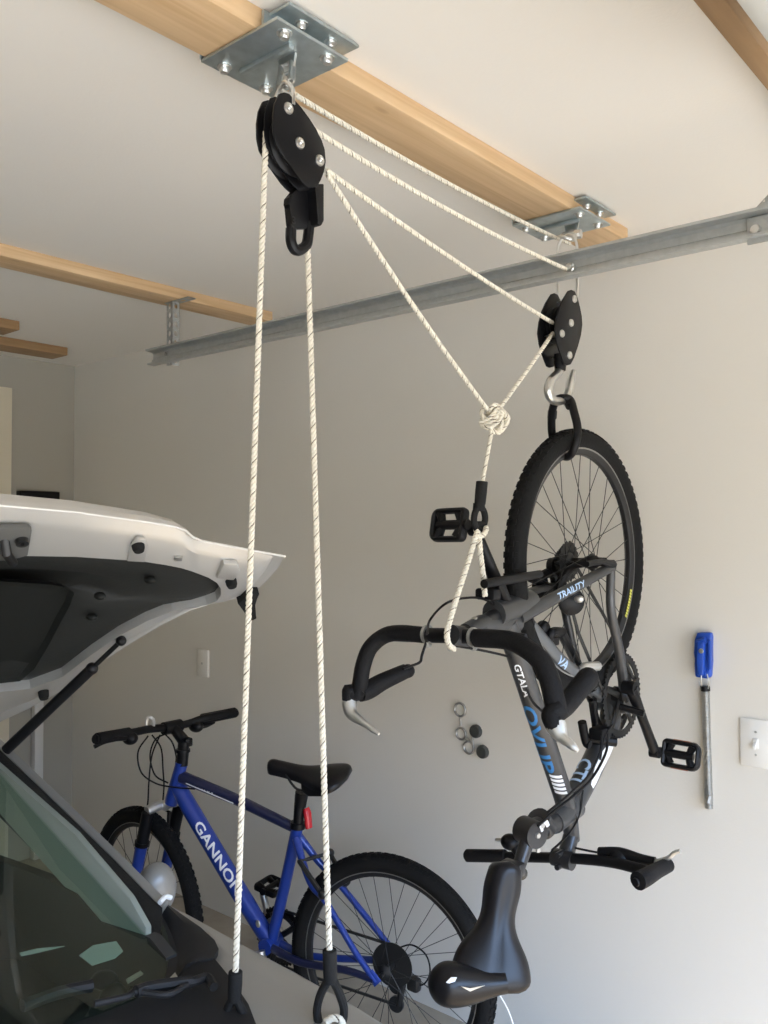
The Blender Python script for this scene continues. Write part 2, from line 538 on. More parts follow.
# ------------------------------------------------------------------ pulley brackets
def bolt_at(b, p, axis, r=.009):
    b.lathe([(0, .011), (r * .75, .011), (r, .007), (r, .002), (r * 1.5, .002), (r * 1.5, 0), (0, 0)], p, axis, 10)


def bracket(x0, x1, y0, y1, label):
    """two zinc plates clamped on a board with four bolts, a slot-welded strap and an eye below"""
    zp = ZB - .001
    t = thing('ceiling_bracket', label, 'bracket', ((x0 + x1) / 2, (y0 + y1) / 2, zp))
    quick('lower_plate', lambda b: (b.box(((x0 + x1) / 2, (y0 + y1) / 2, zp - .003), (x1 - x0, y1 - y0, .006), bev=.0015)), 'zinc', t)
    quick('upper_plate', lambda b: (b.box((x1 - .022, (y0 + y1) / 2 + .022, ZC - .010), (.054, y1 - y0, .006), bev=.0015), b.box((x1 - .046, (y0 + y1) / 2 + .01, ZC - .022), (.006, y1 - y0, .030))), 'zinc', t)
    quick('edge_flange', lambda b: b.box((x0 + .002, (y0 + y1) / 2 - .05, zp + .012), (.005, .07, .026)), 'zinc', t)
    for fx, fy in ((.10, .22), (.10, .80), (.90, .20), (.90, .80)):
        quick('bolt', lambda b: bolt_at(b, (x0 + (x1 - x0) * fx, y0 + (y1 - y0) * fy, zp - .006), (0, 0, -1)), 'steel', t)
    for fy in (.30, .72):
        quick('bolt', lambda b: bolt_at(b, (x1 - .020, y0 + .022 + (y1 - y0) * fy, ZC - .013), (0, 0, -1), .008), 'steel', t)
    cx, cy = (x0 + x1) / 2, (y0 + y1) / 2
    # long welded strap and lug
    quick('strap', lambda b: b.box((cx + .0, cy - .02, zp - .010), (.13, .012, .010), bev=.003), 'zinc', t)
    def eye(b):
        b.prism([V((cx + .03 - .022, cy + .0, zp - .006)), V((cx + .03 + .022, cy + .0, zp - .006)), V((cx + .03 + .016, cy + .0, zp - .034)), V((cx + .03 - .016, cy + .0, zp - .034))], (0, .006, 0), .002)
        b.lathe([(.010, -.003), (.017, -.003), (.017, .004), (.010, .004)], (cx + .03, cy + .003, zp - .032), (0, 1, 0), 20, True)
    quick('eye', eye, 'steel', t)
    return V((cx + .03, cy + .003, zp - .034))


eyeF = bracket(-1.219, -1.022, .930, 1.097, 'large zinc bracket bolted to the ceiling board above the nearest pulley')
eyeR = bracket(-1.248, -1.046, 1.983, 2.152, 'smaller-looking zinc bracket at the wall end of the ceiling board above the track')


def chain_link(b, a, c, wdir, w, r):
    """an oval link from a to c, opening along wdir"""
    a = V(a); c = V(c); d = (c - a).normalized(); wd = (V(wdir) - d * V(wdir).dot(d)).normalized(); pts = []
    for k in range(10): 
        an = PI * k / 9; pts.append(a + wd * (math.cos(an) * w) - d * (math.sin(an) * w))
    for k in range(10):
        an = PI * k / 9; pts.append(c - wd * (math.cos(an) * w) + d * (math.sin(an) * w))
    b.tube(pts, r, 8, closed=True)


# ------------------------------------------------------------------ front pulley block
XFp = -.955
def zf(x, y): return (190 + x / 3.939, y / 3.939)
sF = [(345, 372), (365, 366), (385, 372), (400, 392), (430, 425), (462, 468), (490, 512), (512, 552), (525, 592), (529, 640), (522, 680), (508, 712), (496, 738), (460, 742), (436, 720), (420, 700), (385, 650), (352, 605), (332, 568), (322, 520), (321, 460), (328, 410)]
plateF = [PX(*zf(x, y), XFp) for x, y in sF]
tF = thing('pulley_block', 'large black twin-plate pulley hanging from the nearer ceiling bracket', 'pulley', PX(*zf(425, 567), XFp))
GAP = .036
quick('side_plate', lambda b: b.prism(plateF, (.004, 0, 0), .0012), 'black_metal', tF)
quick('side_plate', lambda b: b.prism([p - V((GAP, 0, 0)) for p in plateF], (.004, 0, 0), .0012), 'black_metal', tF)
quick('cheek', lambda b: b.prism([p - V((GAP / 2, 0, 0)) for p in plateF], (.002, 0, 0), .0008), 'black_metal', tF)
shc = PX(*zf(425, 567), XFp)
quick('sheave', lambda b: [b.lathe([(.006, -.007), (.046, -.007), (.046, -.006), (.038, 0), (.046, .006), (.046, .007), (.006, .007)], shc - V((k, 0, 0)), (1, 0, 0), 36, True) for k in (.007, .026)], 'black_plastic', tF)
for x, y in ((380, 430), (425, 567), (503, 635)):
    p = PX(*zf(x, y), XFp)
    quick('bolt', lambda b: (b.lathe([(0, .010), (.003, .0065), (.004, .0078), (.0078, .0070), (.0090, .0050), (.0090, 0), (0, -.038)], p, (1, 0, 0), 18)), 'steel', tF)
topF = PX(*zf(372, 392), XFp - GAP / 2 + .002)
def rf(b):
    m1 = eyeF.lerp(topF, .42); m2 = eyeF.lerp(topF, .62)
    chain_link(b, eyeF + V((0, 0, .006)), m1, (1, .3, 0), .011, .0042)
    chain_link(b, m1 + V((0, 0, .004)), m2 - V((0, 0, .004)), (.2, 1, 0), .009, .0036)
    b.box(eyeF.lerp(topF, .5), (.012, .010, .010), bev=.003); b.tube([eyeF + V((-.013, -.004, .012)), eyeF + V((.013, -.004, .012)), eyeF.lerp(topF, .5) + V((.015, -.004, 0)), eyeF.lerp(topF, .5) + V((-.015, -.004, 0))], .0042, 8, closed=True)
quick('shackle', rf, 'steel', tF)
quick('u_bolt', lambda b: b.tube(spline([topF + V((.019, 0, -.014)), topF + V((.018, 0, .010)), topF + V((.0, 0, .026)), topF + V((-.018, 0, .010)), topF + V((-.019, 0, -.014))], 8), .0034, 8), 'steel', tF)
# jaw and lower eye
def jaw(b):
    o = [(396, 745), (440, 720), (497, 738), (497, 880), (470, 905), (385, 908), (376, 890), (376, 820), (366, 812), (368, 785), (392, 768)]
    b.prism([PX(*zf(x, y), XFp - .034) for x, y in o], (.012, 0, 0), .002)
    o = [(455, 735), (497, 735), (497, 880), (486, 900), (470, 890), (466, 760)]
    b.prism([PX(*zf(x, y), XFp - .022) for x, y in o], (.018, 0, 0), .002)
quick('hook_jaw', jaw, 'black_metal', tF)
quick('hook', lambda b: b.tube(spline([PX(*zf(x, y), XFp - .026) for x, y in [(398, 900), (398, 950), (412, 982), (432, 985), (458, 965), (466, 925), (470, 880)]], 6), .0085, 10), 'black_metal', tF)
quick('lettering', lambda b: text_flat(b, '3', PX(*zf(402, 880), XFp - .0205), V((0, 1, 0)), V((0, 0, 1)), .008, .012), 'dark_steel', tF)
hookF = PX(*zf(462, 930), XFp - .026)

# ------------------------------------------------------------------ rear pulley block
XRp = -1.015
def zr(x, y): return (480 + x / 3.939, 160 + y / 3.939)
sR = [(343, 516), (355, 512), (368, 518), (380, 545), (388, 580), (396, 615), (398, 650), (393, 690), (380, 735), (366, 780), (352, 806), (338, 810), (326, 804), (320, 786), (308, 752), (297, 715), (291, 672), (296, 628), (308, 585), (322, 550)]
plateR = [PX(*zr(x, y), XRp) for x, y in sR]
tR = thing('pulley_block', 'smaller black pulley below the door track with a silver hook', 'pulley', PX(*zr(350, 645), XRp))
quick('side_plate', lambda b: b.prism(plateR, (.004, 0, 0), .0012), 'black_metal', tR)
quick('side_plate', lambda b: b.prism([p - V((.046, 0, 0)) for p in plateR], (.004, 0, 0), .0012), 'black_metal', tR)
shr = PX(*zr(350, 645), XRp)
quick('sheave', lambda b: [b.lathe([(.006, -.007), (.044, -.007), (.044, -.006), (.036, 0), (.044, .006), (.044, .007), (.006, .007)], shr - V((k, 0, 0)), (1, 0, 0), 36, True) for k in (.010, .033)], 'black_plastic', tR)
for x, y in ((365, 549), (352, 643), (316, 685), (346, 770)):
    p = PX(*zr(x, y), XRp)
    quick('bolt', lambda b: b.lathe([(0, .009), (.008, .008), (.0095, .005), (.0095, 0), (0, -.046)], p, (1, 0, 0), 16), 'steel', tR)
topR = PX(*zr(335, 545), XRp - .023) + V((0, .012, 0))
zt = 2.362
quick('u_bolt', lambda b: b.tube(spline([topR + V((.026, 0, 0)), V((topR.x + .026, topR.y, zt - .03)), V((topR.x, topR.y, zt)), V((topR.x - .026, topR.y, zt - .03)), topR + V((-.026, 0, 0))], 8), .0035, 8), 'steel', tR)
def shk(b):
    lo = V((topR.x, topR.y, zt - .006))
    chain_link(b, eyeR + V((0, 0, .004)), eyeR.lerp(lo, .6), (1, .2, 0), .016, .0055)
    chain_link(b, eyeR.lerp(lo, .45), lo, (.3, 1, 0), .015, .0050)
    b.lathe([(0, -.03), (.006, -.03), (.006, .03), (0, .03)], eyeR.lerp(lo, .5), (1, .2, 0), 10)
    b.lathe([(.005, -.008), (.012, -.008), (.012, .008), (.005, .008)], eyeR.lerp(lo, .5) + V((.022, .004, 0)), (1, .2, 0), 8, True)
quick('shackle', shk, 'steel', tR)
hk = [(316, 795), (318, 820), (300, 845), (278, 870), (268, 905), (276, 935), (300, 950), (330, 945), (348, 918), (356, 880), (368, 830)]
hkp = spline([PX(*zr(x, y), XRp - .023) for x, y in hk], 6); nH = len(hkp)
quick('hook', lambda b: b.tube(hkp, [.0095 if i < nH * .2 else (.0105 if i < nH * .90 else .0105 - .0050 * ((i / nH - .90) / .10)) for i in range(nH)], 12), 'steel', tR)
quick('hook_collar', lambda b: b.lathe([(0, -.02), (.013, -.02), (.015, -.005), (.015, .02), (0, .02)], PX(*zr(316, 798), XRp - .023), (0, 0, 1), 16), 'black_metal', tR)

# ------------------------------------------------------------------ ropes
KN = PX(493, 418, -1.02)
rp = thing('hoist_rope', 'white flecked hoist rope strung between the two pulleys and knotted above the bike', 'rope', KN)
rF = lambda px, py: PX(px, py, XFp - .020)
def bow(a, c, sag=.012, n=14):
    a = V(a); c = V(c); return [a.lerp(c, i / n) + V((0, 0, -sag * 4 * (i / n) * (1 - i / n))) for i in range(n + 1)]
quick('rope_run', lambda b: rope_into(b, bow(PX(295, 95, -1.02), PX(570, 244, -1.09))), ['rope', 'rope_fleck'], rp)
quick('rope_run', lambda b: rope_into(b, bow(rF(312, 129), PY(566, 269, YT - .020))), ['rope', 'rope_fleck'], rp)
quick('rope_run', lambda b: rope_into(b, bow(rF(326, 170), PX(553, 323, XRp - .020), .008)), ['rope', 'rope_fleck'], rp)
quick('rope_run', lambda b: rope_into(b, bow(rF(327, 174), KN + V((-.005, 0, .008)), .01)), ['rope', 'rope_fleck'], rp)
quick('rope_run', lambda b: rope_into(b, bow(PX(553, 333, XRp - .020), KN + V((.01, 0, .012)), .002)), ['rope', 'rope_fleck'], rp)
def knot(b):
    e1 = _R; e2 = V((0, 0, 1)); e3 = -_F
    pts = []
    for i in range(90):
        a = 2 * PI * i / 90 * 2
        rr = .021 + .007 * math.cos(2.5 * a)
        pts.append(KN + e1 * (rr * math.cos(a)) + e2 * (rr * math.sin(a)) + e3 * (.009 * math.sin(2.5 * a)))
    rope_into(b, pts + [pts[0]], .0052, .03)
    for k, (ox, oz) in enumerate(((-.006, .004), (.0, -.002), (.006, -.008))):
        rope_into(b, spline([KN + e1 * (-.020 + ox) + e2 * (-.012 + oz), KN + e1 * (0 + ox) + e2 * (.0 + oz - .003) + e3 * .017, KN + e1 * (.018 + ox) + e2 * (.022 + oz)], 6), .0050, .03)
    rope_into(b, spline([KN + e1 * .010 + e2 * .024, KN + e1 * .032 + e2 * .0, KN + e1 * .014 + e2 * -.030, KN + e1 * -.008 + e2 * -.026 + e3 * .01], 8), .005, .03)
quick('knot', knot, ['rope', 'rope_fleck'], rp)
SL = PX(482, 482, -1.02); SLb = PX(480, 503, -1.02)
quick('rope_tail', lambda b: rope_into(b, [KN + V((-.002, 0, -.02)), SL.lerp(SLb, .2)]), ['rope', 'rope_fleck'], rp)
quick('hook_sleeve', lambda b: b.tube([SL + V((0, 0, .001)), SL, SL.lerp(SLb, .5), SLb, SLb.lerp(PX(479, 510, -1.02), .9)], [.0105, .0125, .0125, .0118, .009], 16), 'rubber', rp)
def ehook(b):
    L_ = spline([PX(*p, -1.02) for p in [(479, 505), (475, 513), (474, 522), (477, 529), (482, 529), (485, 520), (484, 512), (480, 505)]], 6)
    b.tube(L_, .0068, 10)
    b.tube([PX(479, 503, -1.02), PX(479, 511, -1.02)], [.012, .013], 12)
    b.tube([PX(475, 524, -1.02), PX(484, 524, -1.02)], .006, 10)
quick('end_hook', ehook, 'rubber', rp)


def pull_rope(p0, p1, label, hook_px, d):
    t = thing('pull_rope', label, 'rope', PD(*p1, d))
    a = p0; c = PD(*p1, d)
    quick('rope_run', lambda b: rope_into(b, bow(a, c, .0)), ['rope', 'rope_fleck'], t)
    s0, s1, s2 = [PD(*q, d) for q in hook_px[:3]]
    quick('hook_sleeve', lambda b: b.tube([s0 + V((0, 0, .001)), s0, s1, s2], [.0085, .0103, .0105, .0100], 16), 'rubber', t)
    lp = spline([PD(*q, d) for q in hook_px[3:]], 6)
    quick('end_hook', lambda b: b.tube(lp, .0062, 10, flat=(_F, 1.25)), 'rubber', t)
    return t


dR = 1.27
pull_rope(PX(266, 132, XFp - .024), (235.5, 974), 'left one of the two long white ropes hanging from the near pulley', [(235.5, 972), (235, 985), (234, 1000), (232, 998), (226, 1014), (224, 1034), (230, 1052), (240, 1054), (247, 1040), (245, 1018), (236, 998)], dR)
tp = pull_rope(hookF, (329.3, 952), 'right one of the long hanging white ropes, running down from the black pulley hook', [(329.5, 950), (330, 966), (330.5, 982), (328, 980), (320, 996), (317, 1012), (321, 1027), (331, 1033), (341, 1025), (344, 1010), (340, 995), (333, 980)], dR)
quick('cord_end', lambda b: rope_into(b, spline([PD(326, 1022, dR - .02), PD(332, 1018, dR - .02), PD(339, 1019, dR - .02), PD(343, 1026, dR - .01), PD(344, 1040, dR)], 6), .0052), ['rope', 'rope_fleck'], tp)


# ------------------------------------------------------------------ bicycle parts
def make_wheel(bike, name, C_, axis, R, tyre_r, spokes=28, rim='alloy', knobs=True, seed=1):
    """tyre mesh with rim, hub and single spokes as children"""
    C_ = V(C_); ax = V(axis).normalized(); u, w = perp(ax); rc = R - tyre_r
    b = MB()
    prof = []
    for k in range(16):
        a = 2 * PI * k / 16; prof.append((rc + tyre_r * math.cos(a), tyre_r * .98 * math.sin(a)))
    b.lathe(prof, C_, ax, 96, True)
    if knobs:
        nb = 84
        for i in range(nb):
            for row, (h, rr) in enumerate(((-.62, .80), (-.22, .99), (.22, .99), (.62, .80))):
                a = 2 * PI * (i + (.5 if row % 2 else 0)) / nb
                d = u * math.cos(a) + w * math.sin(a); tg = -u * math.sin(a) + w * math.cos(a)
                nrm = (d * rr + ax * (h * (1.0 if abs(h) > .5 else .3))).normalized()
                side = tg.cross(nrm)
                b.box(C_ + d * (rc + tyre_r * rr) + ax * (h * tyre_r), (R * 2 * PI / nb * .56, tyre_r * .30, .0034), (tg, side, nrm))
    ob = b.build(name, 'tyre', bike, 40)
    ro = rc - tyre_r * .75
    quick('rim', lambda b: b.lathe([(ro + .006, -.0125), (ro - .010, -.012), (ro - .020, -.006), (ro - .021, 0), (ro - .020, .006), (ro - .010, .012), (ro + .006, .0125)], C_, ax, 80, True), rim, ob)
    quick('hub', lambda b: b.lathe([(0, -.056), (.006, -.056), (.006, -.040), (.012, -.038), (.022, -.032), (.022, -.029), (.010, -.022), (.010, .022), (.022, .029), (.022, .032), (.012, .038), (.006, .040), (.006, .056), (0, .056)], C_, ax, 24), 'dark_steel', ob)
    for i in range(spokes):
        sd = 1 if i % 2 else -1; a = 2 * PI * i / spokes; tw = (1 if (i // 2) % 2 else -1) * 1.15
        d = u * math.cos(a) + w * math.sin(a); e = u * math.cos(a + tw) + w * math.sin(a + tw)
        quick('spoke', lambda b: b.tube([C_ + e * .021 + ax * (sd * .030), C_ + d * (ro - .019)], .00105, 5), 'dark_steel', ob)
    quick('brake_track', lambda b: [b.lathe([(ro + .004, s_ * .0128), (ro - .006, s_ * .0126), (ro - .006, s_ * .0120), (ro + .004, s_ * .0120)], C_, ax, 80, True) for s_ in (1, -1)], 'alloy', ob)
    return ob


def make_pedal(parent, c, out, upd, L_=.088, W_=.062, refl=None):
    """platform pedal: c centre, out = spindle direction, upd = across"""
    c = V(c); out = V(out).normalized(); upd = V(upd); upd = (upd - out * upd.dot(out)).normalized(); n = out.cross(upd)
    b = MB()
    loop = []
    for sx, sy, rx in ((1, 1, .014), (-1, 1, .006), (-1, -1, .006), (1, -1, .014)):
        cx, cy = sx * (L_ / 2 - rx), sy * (W_ / 2 - rx)
        a0 = {(1, 1): 0, (-1, 1): PI / 2, (-1, -1): PI, (1, -1): 1.5 * PI}[(sx, sy)]
        for k in range(5):
            a = a0 + PI / 2 * k / 4; loop.append(c + out * (cx + rx * math.cos(a)) + upd * (cy + rx * math.sin(a)))
    b.tube(loop, .0068, 8, closed=True, flat=(n, 1.8))
    b.tube([c - out * (L_ / 2 + .012), c + out * (L_ / 2 - .012)], [.0115, .0105], 10)
    for sy in (1, -1):
        b.tube([c - out * (L_ * .40) + upd * (sy * .004), c - out * (L_ * .30) + upd * (sy * W_ * .42)], [.008, .011], 8)
        b.tube([c + out * (L_ * .22) + upd * (sy * .004), c + out * (L_ * .33) + upd * (sy * W_ * .42)], [.008, .011], 8)
    o = b.build('pedal', 'black_plastic', parent)
    quick('reflector', lambda b: [b.box(c + upd * (sy * (W_ / 2 + .006)), (L_ * .5, .003, .012), (out, upd, n), .001) for sy in (1, -1)], 'amber', o) if refl else None
    return o


def make_saddle(parent, nose, tail, updir, wt=.075, wn=.024, h=.030, groove=.0, mat_='leather', name='saddle', wave=.010, mid_=.60, k_=11, nb=0.0):
    nose = V(nose); tail = V(tail); a = (tail - nose); L_ = a.length; a.normalize()
    up = V(updir); up = (up - a * up.dot(a)).normalized(); w = up.cross(a).normalized()
    rows = []; NS = 30; NT = 24
    for i in range(NS + 1):
        s = i / NS
        hw = wn + (wt - wn) * (1 / (1 + math.exp(-(s - mid_) * k_))) + nb * math.exp(-((s - .22) / .16) ** 2)
        e = 1.0
        if s < .07: e = math.sqrt(max(0, 1 - ((.07 - s) / .07) ** 2)) * .97 + .03
        if s > .86: e = math.sqrt(max(0, 1 - ((s - .86) / .14) ** 2)) * .85 + .15
        hw *= e
        zc = wave * math.cos(s * 2 * PI) + (wave * (s - .5))
        th = h * (1.1 - .3 * s) * (.35 + .65 * e)
        top, bot = [], []
        for j in range(NT + 1):
            t_ = -1 + 2 * j / NT
            y = hw * math.sin(t_ * PI / 2)
            z = th * (math.cos(t_ * PI / 2) ** .55 if abs(t_) < 1 else 0)
            if groove and s > .08: z -= groove * math.exp(-(y / .008) ** 2) * min(1, (s - .08) * 6)
            top.append(nose + a * (s * L_) + w * y + up * (z + zc - th * .5))
        for j in range(1, NT):
            t_ = 1 - 2 * j / NT
            bot.append(nose + a * (s * L_) + w * (hw * .86 * math.sin(t_ * PI / 2)) + up * (zc - th * (.5 + .25 * (1 - t_ * t_))))
        rows.append(top + bot)
    b = MB(); vs = b.grid(rows, closed=True)
    b.f(vs[0][::-1]); b.f(vs[-1])
    return b.build(name, mat_, parent, 60)


# ------------------------------------------------------------------ the hanging bicycle
X0 = -1.04
hx_ = lambda px, py, dx=0.0: PX(px, py, X0 + dx)
WC = V((X0, 1.966, 1.561))
HB = thing('hanging_bicycle', 'dark grey bicycle hung upside down by its wheel from the hoist beside the wall', 'bicycle', hx_(515, 625))
wh = make_wheel(HB, 'wheel', WC, (1, 0, 0), .330, .025, 32, 'alloy_dark')
def lab(b):
    for a0, k in ((-.60, 10),):
        for i in range(k):
            a = a0 + i * .030
            p = lambda aa, r, h: WC + V((0, math.cos(aa), math.sin(aa))) * r + V((h, 0, 0))
            b.f([b.bm.verts.new(p(a, .2670, .0125)), b.bm.verts.new(p(a + .024, .2670, .0125)), b.bm.verts.new(p(a + .024, .2770, .0132)), b.bm.verts.new(p(a, .2770, .0132))])
quick('rim_label', lab, 'yellow_decal', wh)

SC = hx_(515, 622); HD = hx_(569, 814); BB = hx_(612, 702); DRn = hx_(611, 567, .062); DRf = hx_(560, 585, -.062)
face = (EYE - V((X0, 1.8, 1.2))).normalized()
b = MB()
b.tube([hx_(506, 622), hx_(517, 655), hx_(563, 795), HD], [.0242, .0242, .0242, .0250], 20)                  # long graphite tube
b.tube([hx_(609, 728), hx_(590, 770), hx_(566, 815)], [.029, .030, .030], 20)
b.tube([SC, hx_(480, 624), hx_(466, 632)], [.024, .019, .018], 18)
b.tube([hx_(494, 614), hx_(530, 602)], [.030, .028], 20)                                     # cluster lug
b.tube([hx_(575, 806), hx_(553, 822)], [.028, .028], 20)
b.tube([hx_(569, 810), hx_(572, 840)], [.020, .019], 16)
b.tube([BB - V((.045, 0, 0)), BB + V((.045, 0, 0))], .026, 20)
b.tube([BB, hx_(609, 728)], [.026, .029], 16)
FR = b.build('frame', 'frame_grey', HB)
quick('seat_tube', lambda b: b.tube([hx_(527, 625), hx_(560, 662), hx_(600, 695)], [.020, .0185, .020], 18), 'tube_silver', FR)
quick('stay', lambda b: b.tube([hx_(518, 618, .012), DRn], [.0165, .0125], 14), 'frame_grey', FR)
quick('stay', lambda b: b.tube(spline([hx_(512, 606, -.01), hx_(530, 592, -.04), DRf], 4), [.012, .009], 12), 'frame_black', FR)
quick('stay', lambda b: b.tube(spline([DRn + V((0, 0, -.004)), hx_(611, 610, .060), hx_(619, 650, .055), hx_(624, 690, .045)], 5), [.011, .0135], 14), 'frame_grey', FR)
quick('stay', lambda b: b.tube(spline([DRf, hx_(568, 625, -.055), hx_(576, 660, -.05), hx_(592, 700, -.035)], 5), [.010, .0125], 14), 'frame_black', FR)
def drop_out(b):
    for c, s in ((DRn, 1), (DRf, -1)):
        b.tube([c + V((-.004 * s, 0, .002)), c + V((.007 * s, 0, .002))], .016, 16)
        b.tube([c, V((c.x, WC.y, WC.z))], .008, 8)
    b.tube([V((DRf.x, WC.y, WC.z)), V((DRn.x, WC.y, WC.z))], .006, 10)
    b.tube([DRn + V((.006, 0, .006)), DRn + V((.012, -.07, .016)), DRn + V((.012, -.15, .012))], [.010, .007, .007], 10)     # quick release
quick('dropout', drop_out, 'black_metal', FR)
# lettering
tt0, tt1 = hx_(517, 655), hx_(563, 795)
dd = (tt1 - tt0).normalized(); TL = (tt1 - tt0).length
lf = V((-.02, -1, 0)).normalized()
def on_tt(f_): return tt0 + dd * (TL * f_)
def let1(b): text_on_tube(b, 'OVLIP', on_tt(.30), on_tt(1), .0242, TL * .48, lf, 1, .034, .0)
quick('lettering', let1, 'blue_decal', FR)
def let2(b): text_on_tube(b, 'GTALA', on_tt(.02), on_tt(1), .0242, TL * .22, V((.30, -.95, .1)), 1, .015)
quick('lettering', let2, 'white_decal', FR)
def bars_(b):
    for k in range(5):
        text_on_tube(b, 'I', on_tt(.80 + .030 * k), on_tt(1), .0242, .008, V((.45, -.88, .1)), 1, .028, .4)
quick('decal', bars_, 'white_decal', FR)
d0, d1 = hx_(606, 735), hx_(570, 808)
def let3(b): text_on_tube(b, 'CTI', d0.lerp(d1, .46), d1, .0300, .070, V((-.05, -.95, .25)), 1, .040)
quick('lettering', let3, 'pale_decal', FR)
quick('decal', lambda b: text_on_tube(b, 'E', d0.lerp(d1, .12), d1, .0302, .026, V((.1, -.95, .25)), 1, .016), 'pale_decal', FR)
def side_dec(b):
    d = (d1 - d0).normalized(); n = V((.72, -.5, -.3)); n = (n - d * n.dot(d)).normalized(); w = n.cross(d)
    rows = []
    for i in range(9):
        c = d0.lerp(d1, .08 + .62 * i / 8); hw = .55 * math.sin(PI * (i + .6) / 9.2) + .12
        rows.append([c + (n * math.cos(t) + w * math.sin(t)) * .0306 for t in [hw * (-1 + 2 * j / 6) for j in range(7)]])
    b.grid(rows)
quick('decal', side_dec, 'white_decal', FR)
st0 = hx_(542, 606, .03)
quick('lettering', lambda b: text_on_tube(b, 'TRAILITY', hx_(553, 597, .034), DRn, .0146, .110, V((.25, -.9, -.2)), 1, .016), 'pale_decal', FR)
quick('decal', lambda b: text_on_tube(b, 'VA', hx_(553, 655), hx_(600, 695), .0192, .05, V((.3, -.85, .3)), 1, .022), 'pale_decal', FR)

# drivetrain
CR = BB + V((.030, -.006, .022))
chn = MB()
chn.teeth_ring(CR, (1, 0, 0), .090, .110, .004, 48, .0055)
chn.teeth_ring(CR - V((.012, 0, 0)), (1, 0, 0), .066, .079, .004, 34, .0055)
for k in range(5):
    a = 2 * PI * k / 5 + .3; d = V((0, math.cos(a), math.sin(a)))
    chn.tube([CR, CR + d * .094], [.013, .008], 8, flat=(V((1, 0, 0)), .5))
chn.lathe([(0, -.02), (.022, -.02), (.022, .012), (.014, .020), (0, .02)], CR, (1, 0, 0), 20)
cro = chn.build('chainring', 'dark_steel', HB, 30)
quick('guard', lambda b: b.lathe([(.094, -.002), (.112, -.002), (.112, .0015), (.094, .0015)], CR + V((-.024, 0, 0)), (1, 0, 0), 60, True), 'black_plastic', cro)
def chain(b):
    for s in (1, -1):
        a = CR + V((0, -.004 + s * .03, .092)); c = V((X0 - .04, WC.y + s * .035, WC.z))
        b.tube([CR + V((0, s * .094, .01)), CR.lerp(c, .5) + V((0, s * .07, 0)), c], .0042, 6)
quick('chain', chain, 'dark_steel', HB)
def right_crank(b):
    a = PX(631, 688, X0 + .085); c = PX(655, 752, X0 + .095)
    b.tube([a + V((-.02, 0, 0)), a + V((.012, 0, 0))], .017, 14)
    b.tube([a, a.lerp(c, .5), c], [.0155, .012, .0135], 12)
    b.tube([c - V((.012, 0, 0)), c + V((.012, 0, 0))], .0145, 14)
    b.tube([a + V((-.03, -.0, -.05)), a + V((.03, .01, -.062))], .009, 10)
rc_ = quick('crank', right_crank, 'black_metal', HB)
make_pedal(rc_, PX(681, 755, X0 + .145), V((1, .05, -.02)), (0, .25, 1), .088, .060, True)
def left_crank(b):
    a = PX(476, 530, -1.055); c = PX(494, 577, -1.055); e = PX(506, 604, -1.045)
    b.tube([a, c, e], [.0105, .0150, .0165], 12)
    b.tube([a - V((.014, 0, 0)), a + V((.012, 0, 0))], .013, 14)
lc_ = quick('crank', left_crank, 'black_metal', HB)
make_pedal(lc_, PX(449, 525, -1.115), V((-1, .12, -.02)), (.0, .2, 1), .086, .062)
cs = MB()
for k, r_ in enumerate((.052, .046, .041, .036, .031, .026)):
    cs.teeth_ring(WC + V((-.034 - .0055 * k, 0, 0)), (1, 0, 0), .015, r_, .002, 18, .004)
cs.build('cassette', 'dark_steel', HB, 30)
def derail(b):
    o = PX(545, 580, X0 - .07)
    b.tube(spline([DRf + V((-.01, 0, 0)), PX(552, 573, X0 - .075), PX(541, 577, X0 - .078), PX(536, 590, X0 - .075), PX(546, 600, X0 - .07)], 4), [.014, .012, .013, .011, .009], 10)
    b.box(PX(547, 592, X0 - .06), (.03, .05, .045), bev=.006)
    b.tube([PX(530, 578, X0 - .07), PX(556, 590, X0 - .06)], .010, 10)
    for px, py in ((541, 583), (553, 566)):
        b.lathe([(0, -.008), (.021, -.008), (.021, .008), (0, .008)], PX(px, py, X0 - .07), (1, 0, 0), 20)
    b.tube(spline([PX(556, 590, X0 - .05), PX(570, 568, X0 - .02), PX(590, 562, X0 + .03), PX(606, 562, X0 + .06)], 5), .011, 10)
    b.ball(PX(592, 562, X0 + .03), (.02, .026, .018))
quick('derailleur', derail, 'black_metal', HB)
bl = PX(572, 602, X0 + .015)
bo = quick('bell', lambda b: b.lathe([(0, .010), (.020, .009), (.032, .002), (.034, -.004), (0, -.006)], bl, (.8, -.6, -.1), 28), 'black_plastic', HB)
quick('reflector', lambda b: b.ball(PX(579, 599, X0 + .045), (.012, .010, .009)), 'lever', bo)
def rbrake(b):
    b.tube(spline([PX(541, 628, X0 - .01), PX(548, 640, X0), PX(552, 632, X0 + .01), PX(563, 632, X0 + .01)], 4), .011, 10)
    b.ball(PX(543, 628, X0 - .01), (.016, .02, .018)); b.box(PX(551, 641, X0), (.03, .03, .02), bev=.004)
    b.tube([PX(561, 632, X0 + .01), PX(575, 660, X0 - .04)], .012, 10)
quick('rim_brake', rbrake, 'black_metal', HB)
def fm(b):
    b.tube(spline([PX(582, 722, X0), PX(586, 742, X0), PX(590, 745, X0 + .01)], 4), .011, 12)
    b.tube([PX(584, 738, X0 - .02), PX(616, 742, X0 + .04)], .012, 10)
    b.tube([PX(592, 700, X0 + .0), PX(596, 728, X0 + .0)], .010, 10)
    b.box(PX(600, 733, X0 + .03), (.04, .05, .03), bev=.006)
quick('front_derailleur', fm, 'black_metal', HB)
